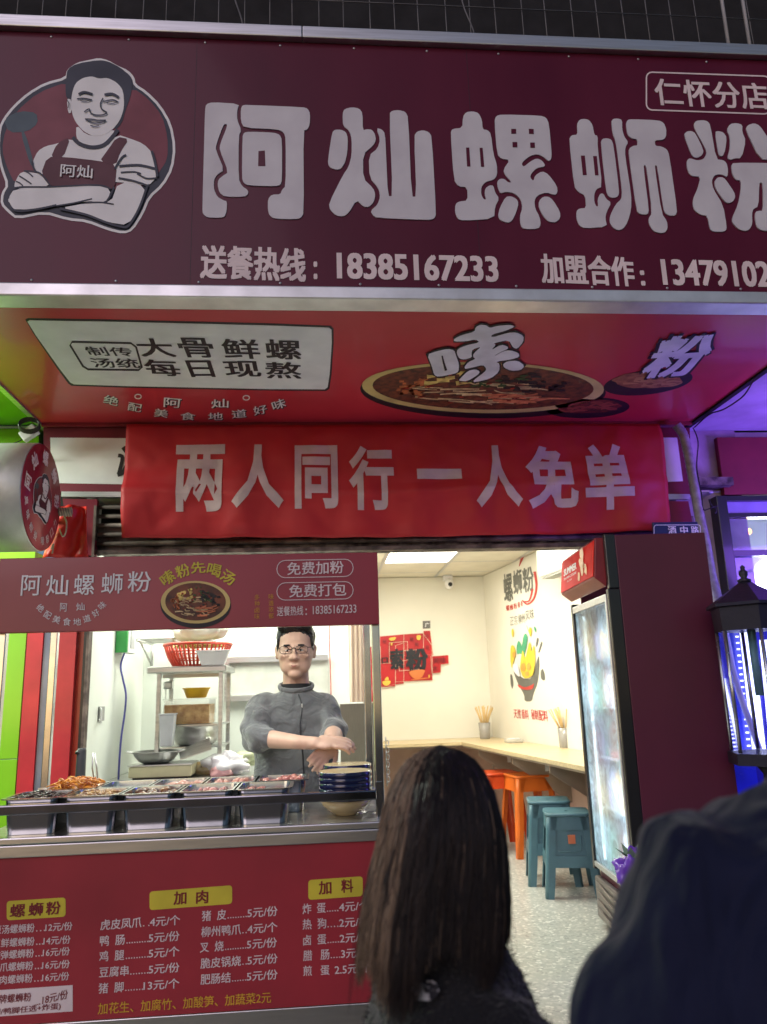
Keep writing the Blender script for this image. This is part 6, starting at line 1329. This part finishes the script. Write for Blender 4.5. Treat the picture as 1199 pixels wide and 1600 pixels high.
# ---------------- long haired customer seen from behind
WY = 1.15; wc_ = atY(682, 1255, WY); wtop = atY(690, 1168, WY)
pw = thing('person', 'customer with long dark brown hair and black fluffy jacket, seen from behind', 'person', (wc_.x, WY, -.38))
wh = Vector((wtop.x-.004, WY+.0, wtop.z-.115))       # head centre at eye height
Rw = Matrix.Rotation(math.radians(180+12), 3, 'Z')
sw = MB(); head(sw, wh+V(0, 0, -.012), Rw, .86)
limb(sw, [(wh+V(0, 0, -.05), .05), (wh+V(0, 0, -.12), .046), (wh+V(0, 0, -.18), .055)])
wx_ = wh.x+.006; wz = wh.z-.145
torso_loft(sw, [((wx_, WY, wz-.62), .09, .12, 1), ((wx_, WY, wz-.4), .085, .11, 1), ((wx_, WY, wz-.15), .09, .12, 1), ((wx_, WY, wz-.05), .07, .10, 1), ((wx_, WY, wz+.01), .05, .055, 1)])
for s_ in (-1, 1):
    limb(sw, [((wx_+s_*.045, WY-s_*.10, wz-.09), .035), ((wx_+s_*.085, WY-s_*.09, wz-.30), .034), ((wx_+.17+s_*.01, WY-s_*.04+.07, wz-.42), .026)])
    hand(sw, (wx_+.175+s_*.01, WY-s_*.04+.072, wz-.422), (.9, .2, -.2), (0, 0, 1), s_, .85, .5)
    limb(sw, [((wx_+s_*.07, WY, wz-.62), .085), ((wx_+s_*.075, WY, .0), .055), ((wx_+s_*.075, WY-.01, -.34), .04), ((wx_+s_*.075, WY+.09, -.35), .03)])
organic('body', sw, M_skin, pw, voxel=.0065, smooth=4)
M_bj = mat('black_fleece', (.005, .0055, .009), .85, sheen=.25, var=.05, bump=.6, bscale=160)
jw = MB()
torso_loft(jw, [((wx_, WY, wz-.66), .140, .165, .9), ((wx_, WY, wz-.45), .135, .165, .9), ((wx_, WY, wz-.25), .130, .165, .9), ((wx_-.004, WY, wz-.10), .118, .155, .95), ((wx_-.008, WY, wz-.035), .100, .125, 1), ((wx_-.01, WY, wz+.01), .080, .085, 1), ((wx_-.01, WY, wz+.045), .066, .064, 1)])
for s_ in (-1, 1): limb(jw, [((wx_+s_*.045, WY-s_*.105, wz-.075), .055), ((wx_+s_*.070, WY-s_*.110, wz-.18), .064), ((wx_+s_*.085, WY-s_*.09, wz-.30), .064), ((wx_+.13+s_*.02, WY-s_*.05+.05, wz-.40), .050)], 18)
def wf(p): return folds(.010, 6, 9, (1, 1, 1.6))(p)+.004*noise.noise(p*85)+.003*noise.noise(p*190)
wj = organic('jacket', jw, M_bj, pw, voxel=.008, smooth=6, disp=wf)
fz = MB(); rr = random.Random(3); me = wj.data
for _ in range(9000):     # short pile standing off the fleece
    v = me.vertices[rr.randrange(len(me.vertices))]; p = v.co+Vector(pw.location)
    d = (v.normal+Vector((rr.uniform(-.7, .7), rr.uniform(-.7, .7), rr.uniform(-.9, .3)))).normalized()*rr.uniform(.006, .013); s_ = d.cross(Vector((rr.uniform(-1, 1), rr.uniform(-1, 1), rr.uniform(-1, 1)))).normalized()*.0007
    fz.add([p-s_, p+s_, p+d], [(0, 1, 2)])
stuff(obj('fleece_pile', fz, M_bj, wj))
# printed mark on the back
mk = MB(); cm = atY(664, 1548, WY-.15)
def proj(x, y):
    base = Vector(pw.location); d = ray(x, y).normalized(); ok, loc, nn, idx = wj.ray_cast(EYE-base, d); p = loc+base if ok else atY(x, y, WY-.12); return p-d*.013
ring = [proj(664+19*math.cos(a)+(3 if math.cos(a) > 0 else -3), 1547+17*math.sin(a)) for a in [2*math.pi*i/22 for i in range(22)]]
c0 = proj(664, 1547); mk.add([c0]+ring, [(0, 1+(i+1) % 22, 1+i) for i in range(22)])
M_mk = mat('white_logo_print', (.70, .70, .74), .7, col2=(.03, .03, .04), scale=55, fac=(.50, .56), stretch=(1, 1, 3))
obj('back_logo', mk, M_mk, wj)
tr_ = MB()
for s_ in (-1, 1): limb(tr_, [((wx_+s_*.08, WY, wz-.60), .10), ((wx_+s_*.08, WY, .0), .08), ((wx_+s_*.08, WY, -.33), .06)])
organic('trousers', tr_, mat('dark_jeans', (.02, .022, .03), .85), pw, voxel=.015, smooth=4)
# hair: inner mass plus thousands of strands
def env(t):      # half widths of the hair curtain (x,y) against drop below the crown t in metres
    pts = [(0, .0, .0), (.006, .026, .03), (.018, .045, .052), (.035, .058, .074), (.06, .070, .092), (.10, .080, .104), (.15, .089, .106), (.20, .096, .110), (.25, .100, .114), (.31, .100, .112)]
    for a, b in zip(pts, pts[1:]):
        if t <= b[0]: f = (t-a[0])/(b[0]-a[0]); return a[1]+(b[1]-a[1])*f, a[2]+(b[2]-a[2])*f
    return pts[-1][1:]
top = wtop.z+.002
def cx_(t): return wh.x+.001-.055*t-.08*max(0, t-.12)
def cy_(t): return WY-.004-.10*min(.25, t)
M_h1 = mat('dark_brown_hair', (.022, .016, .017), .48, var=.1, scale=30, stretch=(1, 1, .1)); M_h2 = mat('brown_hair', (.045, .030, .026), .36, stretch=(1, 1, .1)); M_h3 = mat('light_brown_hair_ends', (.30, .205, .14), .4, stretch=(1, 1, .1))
hmass = MB(); n = 36; T_ = [0.004, .012, .03, .06, .10, .14, .17, .20, .215, .225]; k0 = 0
for t in T_:
    ex, ey = env(t); ex -= .006; ey -= .006
    for j in range(n):
        a = 2*math.pi*j/n; r_ = 1+.03*math.sin(a*9+t*20)
        hmass.v.append(Vector((cx_(t)+ex*math.cos(a)*r_, cy_(t)+ey*math.sin(a)*r_, top-t)))
for i in range(len(T_)-1):
    for j in range(n): hmass.f.append((i*n+j, (i+1)*n+j, (i+1)*n+(j+1) % n, i*n+(j+1) % n)); hmass.sm.append(True)
hmass.f.append(tuple(range(n))); hmass.f.append(tuple((len(T_)-1)*n+j for j in range(n))[::-1]); hmass.sm += [True, True]
hobj = obj('hair', hmass, M_h1, pw)
rr = random.Random(5); S = {1: MB(), 2: MB(), 3: MB()}
def strand(mb, pts, w_):
    k = len(mb.v); m_ = len(pts)
    for i, p in enumerate(pts):
        t = (pts[min(i+1, m_-1)]-pts[max(i-1, 0)]).normalized(); view = Vector((rr.uniform(-.5, .5), -1, 0)); s_ = t.cross(view)
        s_ = s_.normalized() if s_.length > 1e-6 else Vector((1, 0, 0)); ww = w_*(1-.75*(i/(m_-1))**3); mb.v += [p-s_*ww, p+s_*ww, p+t.cross(s_)*ww*.9]
    for i in range(m_-1):
        a = k+3*i
        for u, v in ((0, 1), (1, 2), (2, 0)): mb.f.append((a+u, a+v, a+3+v, a+3+u)); mb.sm.append(True)
for _ in range(8000):
    a = rr.uniform(0, 2*math.pi)
    if math.sin(a) > .25 and rr.random() < .7: a = -a
    clump = math.floor(a*11)/11+.05*math.sin(a*3); wav = rr.uniform(.0, .004); ph = rr.uniform(0, 6.28); L_ = rr.uniform(.175, .262)+.02*math.sin(a*5)+(.03 if math.cos(a) < -.3 else 0)
    dpt = rr.uniform(.955, 1.03); pts = []; part = rr.uniform(-.4, .4); m_ = 13; ta = rr.uniform(0, .02)
    if rr.random() < .02: dpt *= 1.02
    for i in range(m_):
        t = ta+(L_-ta)*i/(m_-1); ex, ey = env(t); aa = a+(clump-a)*min(1, (t/.34)**2)*.22+part*.05*t
        tip = max(0, (t-.20)/.1); x = cx_(t)+(ex*dpt*(1-.10*tip*(wav/.004)))*math.cos(aa)+wav*math.sin(t*38+ph); y = cy_(t)+ey*dpt*math.sin(aa)+wav*math.cos(t*31+ph)
        pts.append(Vector((x, y, top-t+.002*(1-abs(math.cos(a))))))
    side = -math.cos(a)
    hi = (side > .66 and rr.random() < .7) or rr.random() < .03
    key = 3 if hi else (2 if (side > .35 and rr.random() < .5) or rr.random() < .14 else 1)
    strand(S[key], pts, rr.uniform(.0004, .00075))
for _ in range(60):      # fly-aways
    a = rr.uniform(0, 2*math.pi); pts = []
    for i in range(9):
        t = .02+.30*i/8; ex, ey = env(t); d = 1.03+.08*(i/8)*rr.random(); pts.append(Vector((cx_(t)+ex*d*math.cos(a), cy_(t)+ey*d*math.sin(a), top-t)))
    strand(S[1], pts, .0003)
for k_, m_ in ((1, M_h1), (2, M_h2), (3, M_h3)): stuff(obj('strands', S[k_], m_, hobj))
# ---------------- customer in navy jacket at the right edge
RY = .68; pn_ = thing('person', 'customer in a dark navy jacket at the right edge, seen from behind', 'person', (.50, RY, -.38))
nx = .437; M_nj = mat('navy_jacket', (.010, .013, .042), .75, sheen=.12, spec=.2, var=.06, scale=5, bump=.15, bscale=300, fold=(.7, 8, (1.6, 1.6, .5)))
sh = 1.125
sr = MB(); rh = Vector((nx+.105, RY-.01, 1.375)); head(sr, rh, Matrix.Rotation(math.radians(175), 3, 'Z'), 1.0)
limb(sr, [(rh+V(0, 0, -.05), .055), (rh+V(0, 0, -.13), .056), (rh+V(0, 0, -.20), .065)])
torso_loft(sr, [((nx+.03, RY+.02, .45), .13, .10, 1), ((nx+.03, RY+.02, .75), .14, .10, 1), ((nx+.035, RY, 1.0), .15, .09, 1), ((nx+.035, RY, 1.06), .12, .07, 1), ((nx+.08, RY, 1.12), .055, .055, 1)])
for s_ in (-1, 1):
    limb(sr, [((nx+.035+s_*.14, RY, 1.02), .045), ((nx+.03+s_*.19, RY+.01, .80), .040), ((nx+.03+s_*.19, RY+.18, .68), .03)])
    hand(sr, (nx+.03+s_*.195, RY+.22, .68), (-s_*.3, 1, 0), (0, 0, 1), s_, 1, .5)
    limb(sr, [((nx+.03+s_*.09, RY, .45), .09), ((nx+.03+s_*.09, RY, .05), .06), ((nx+.03+s_*.09, RY, -.34), .045), ((nx+.03+s_*.09, RY+.1, -.35), .035)])
organic('body', sr, M_skin, pn_, voxel=.0075, smooth=4)
jr = MB()
torso_loft(jr, [((nx+.035, RY, .36), .215, .150, .85), ((nx+.035, RY, .65), .212, .150, .85), ((nx+.035, RY, .90), .215, .150, .85), ((nx+.035, RY, 1.02), .195, .125, .9), ((nx+.04, RY, 1.055), .185, .105, .95), ((nx+.05, RY, 1.085), .160, .095, 1), ((nx+.065, RY, 1.11), .110, .085, 1), ((nx+.08, RY, 1.145), .085, .076, 1), ((nx+.095, RY, 1.18), .072, .070, 1)])
limb(jr, [(V(nx-.115, RY, 1.030), .066), (V(nx-.145, RY, .955), .080), (V(nx-.185, RY, .87), .080), (V(nx-.235, RY+.01, .79), .080), (V(nx-.26, RY+.02, .73), .082), (V(nx-.16, RY+.13, .69), .060)], 18)
limb(jr, [(V(nx+.185, RY, 1.035), .068), (V(nx+.21, RY, .965), .076), (V(nx+.235, RY, .85), .072), (V(nx+.25, RY+.02, .74), .072), (V(nx+.22, RY+.15, .69), .060)], 18)
def rf(p):
    d = folds(.022, 6.0, 21, (1.8, 1, .45))(p)+.005*noise.noise(p*22)
    r = (p-V(nx-.19, RY, .76)).length
    if r < .2: d += .013*(1-r/.2)*math.sin(p.z*60+p.x*30)
    return d
rj = organic('jacket', jr, M_nj, pn_, voxel=.009, smooth=8, disp=rf)
hr = MB(); hr.ell(rh+V(0, -.02, .055), (.084, .098, .078), 20, 12); hr.ell(rh+V(0, -.04, .01), (.080, .078, .080), 20, 12)
organic('hair', hr, M_hair, pn_, voxel=.007, smooth=2, disp=hd_)
tr2 = MB()
for s_ in (-1, 1): limb(tr2, [((nx+.03+s_*.09, RY, .46), .11), ((nx+.03+s_*.09, RY, .05), .08), ((nx+.03+s_*.09, RY, -.32), .07)])
organic('trousers', tr2, mat('dark_trousers', (.02, .02, .025), .85), pn_, voxel=.015, smooth=4)
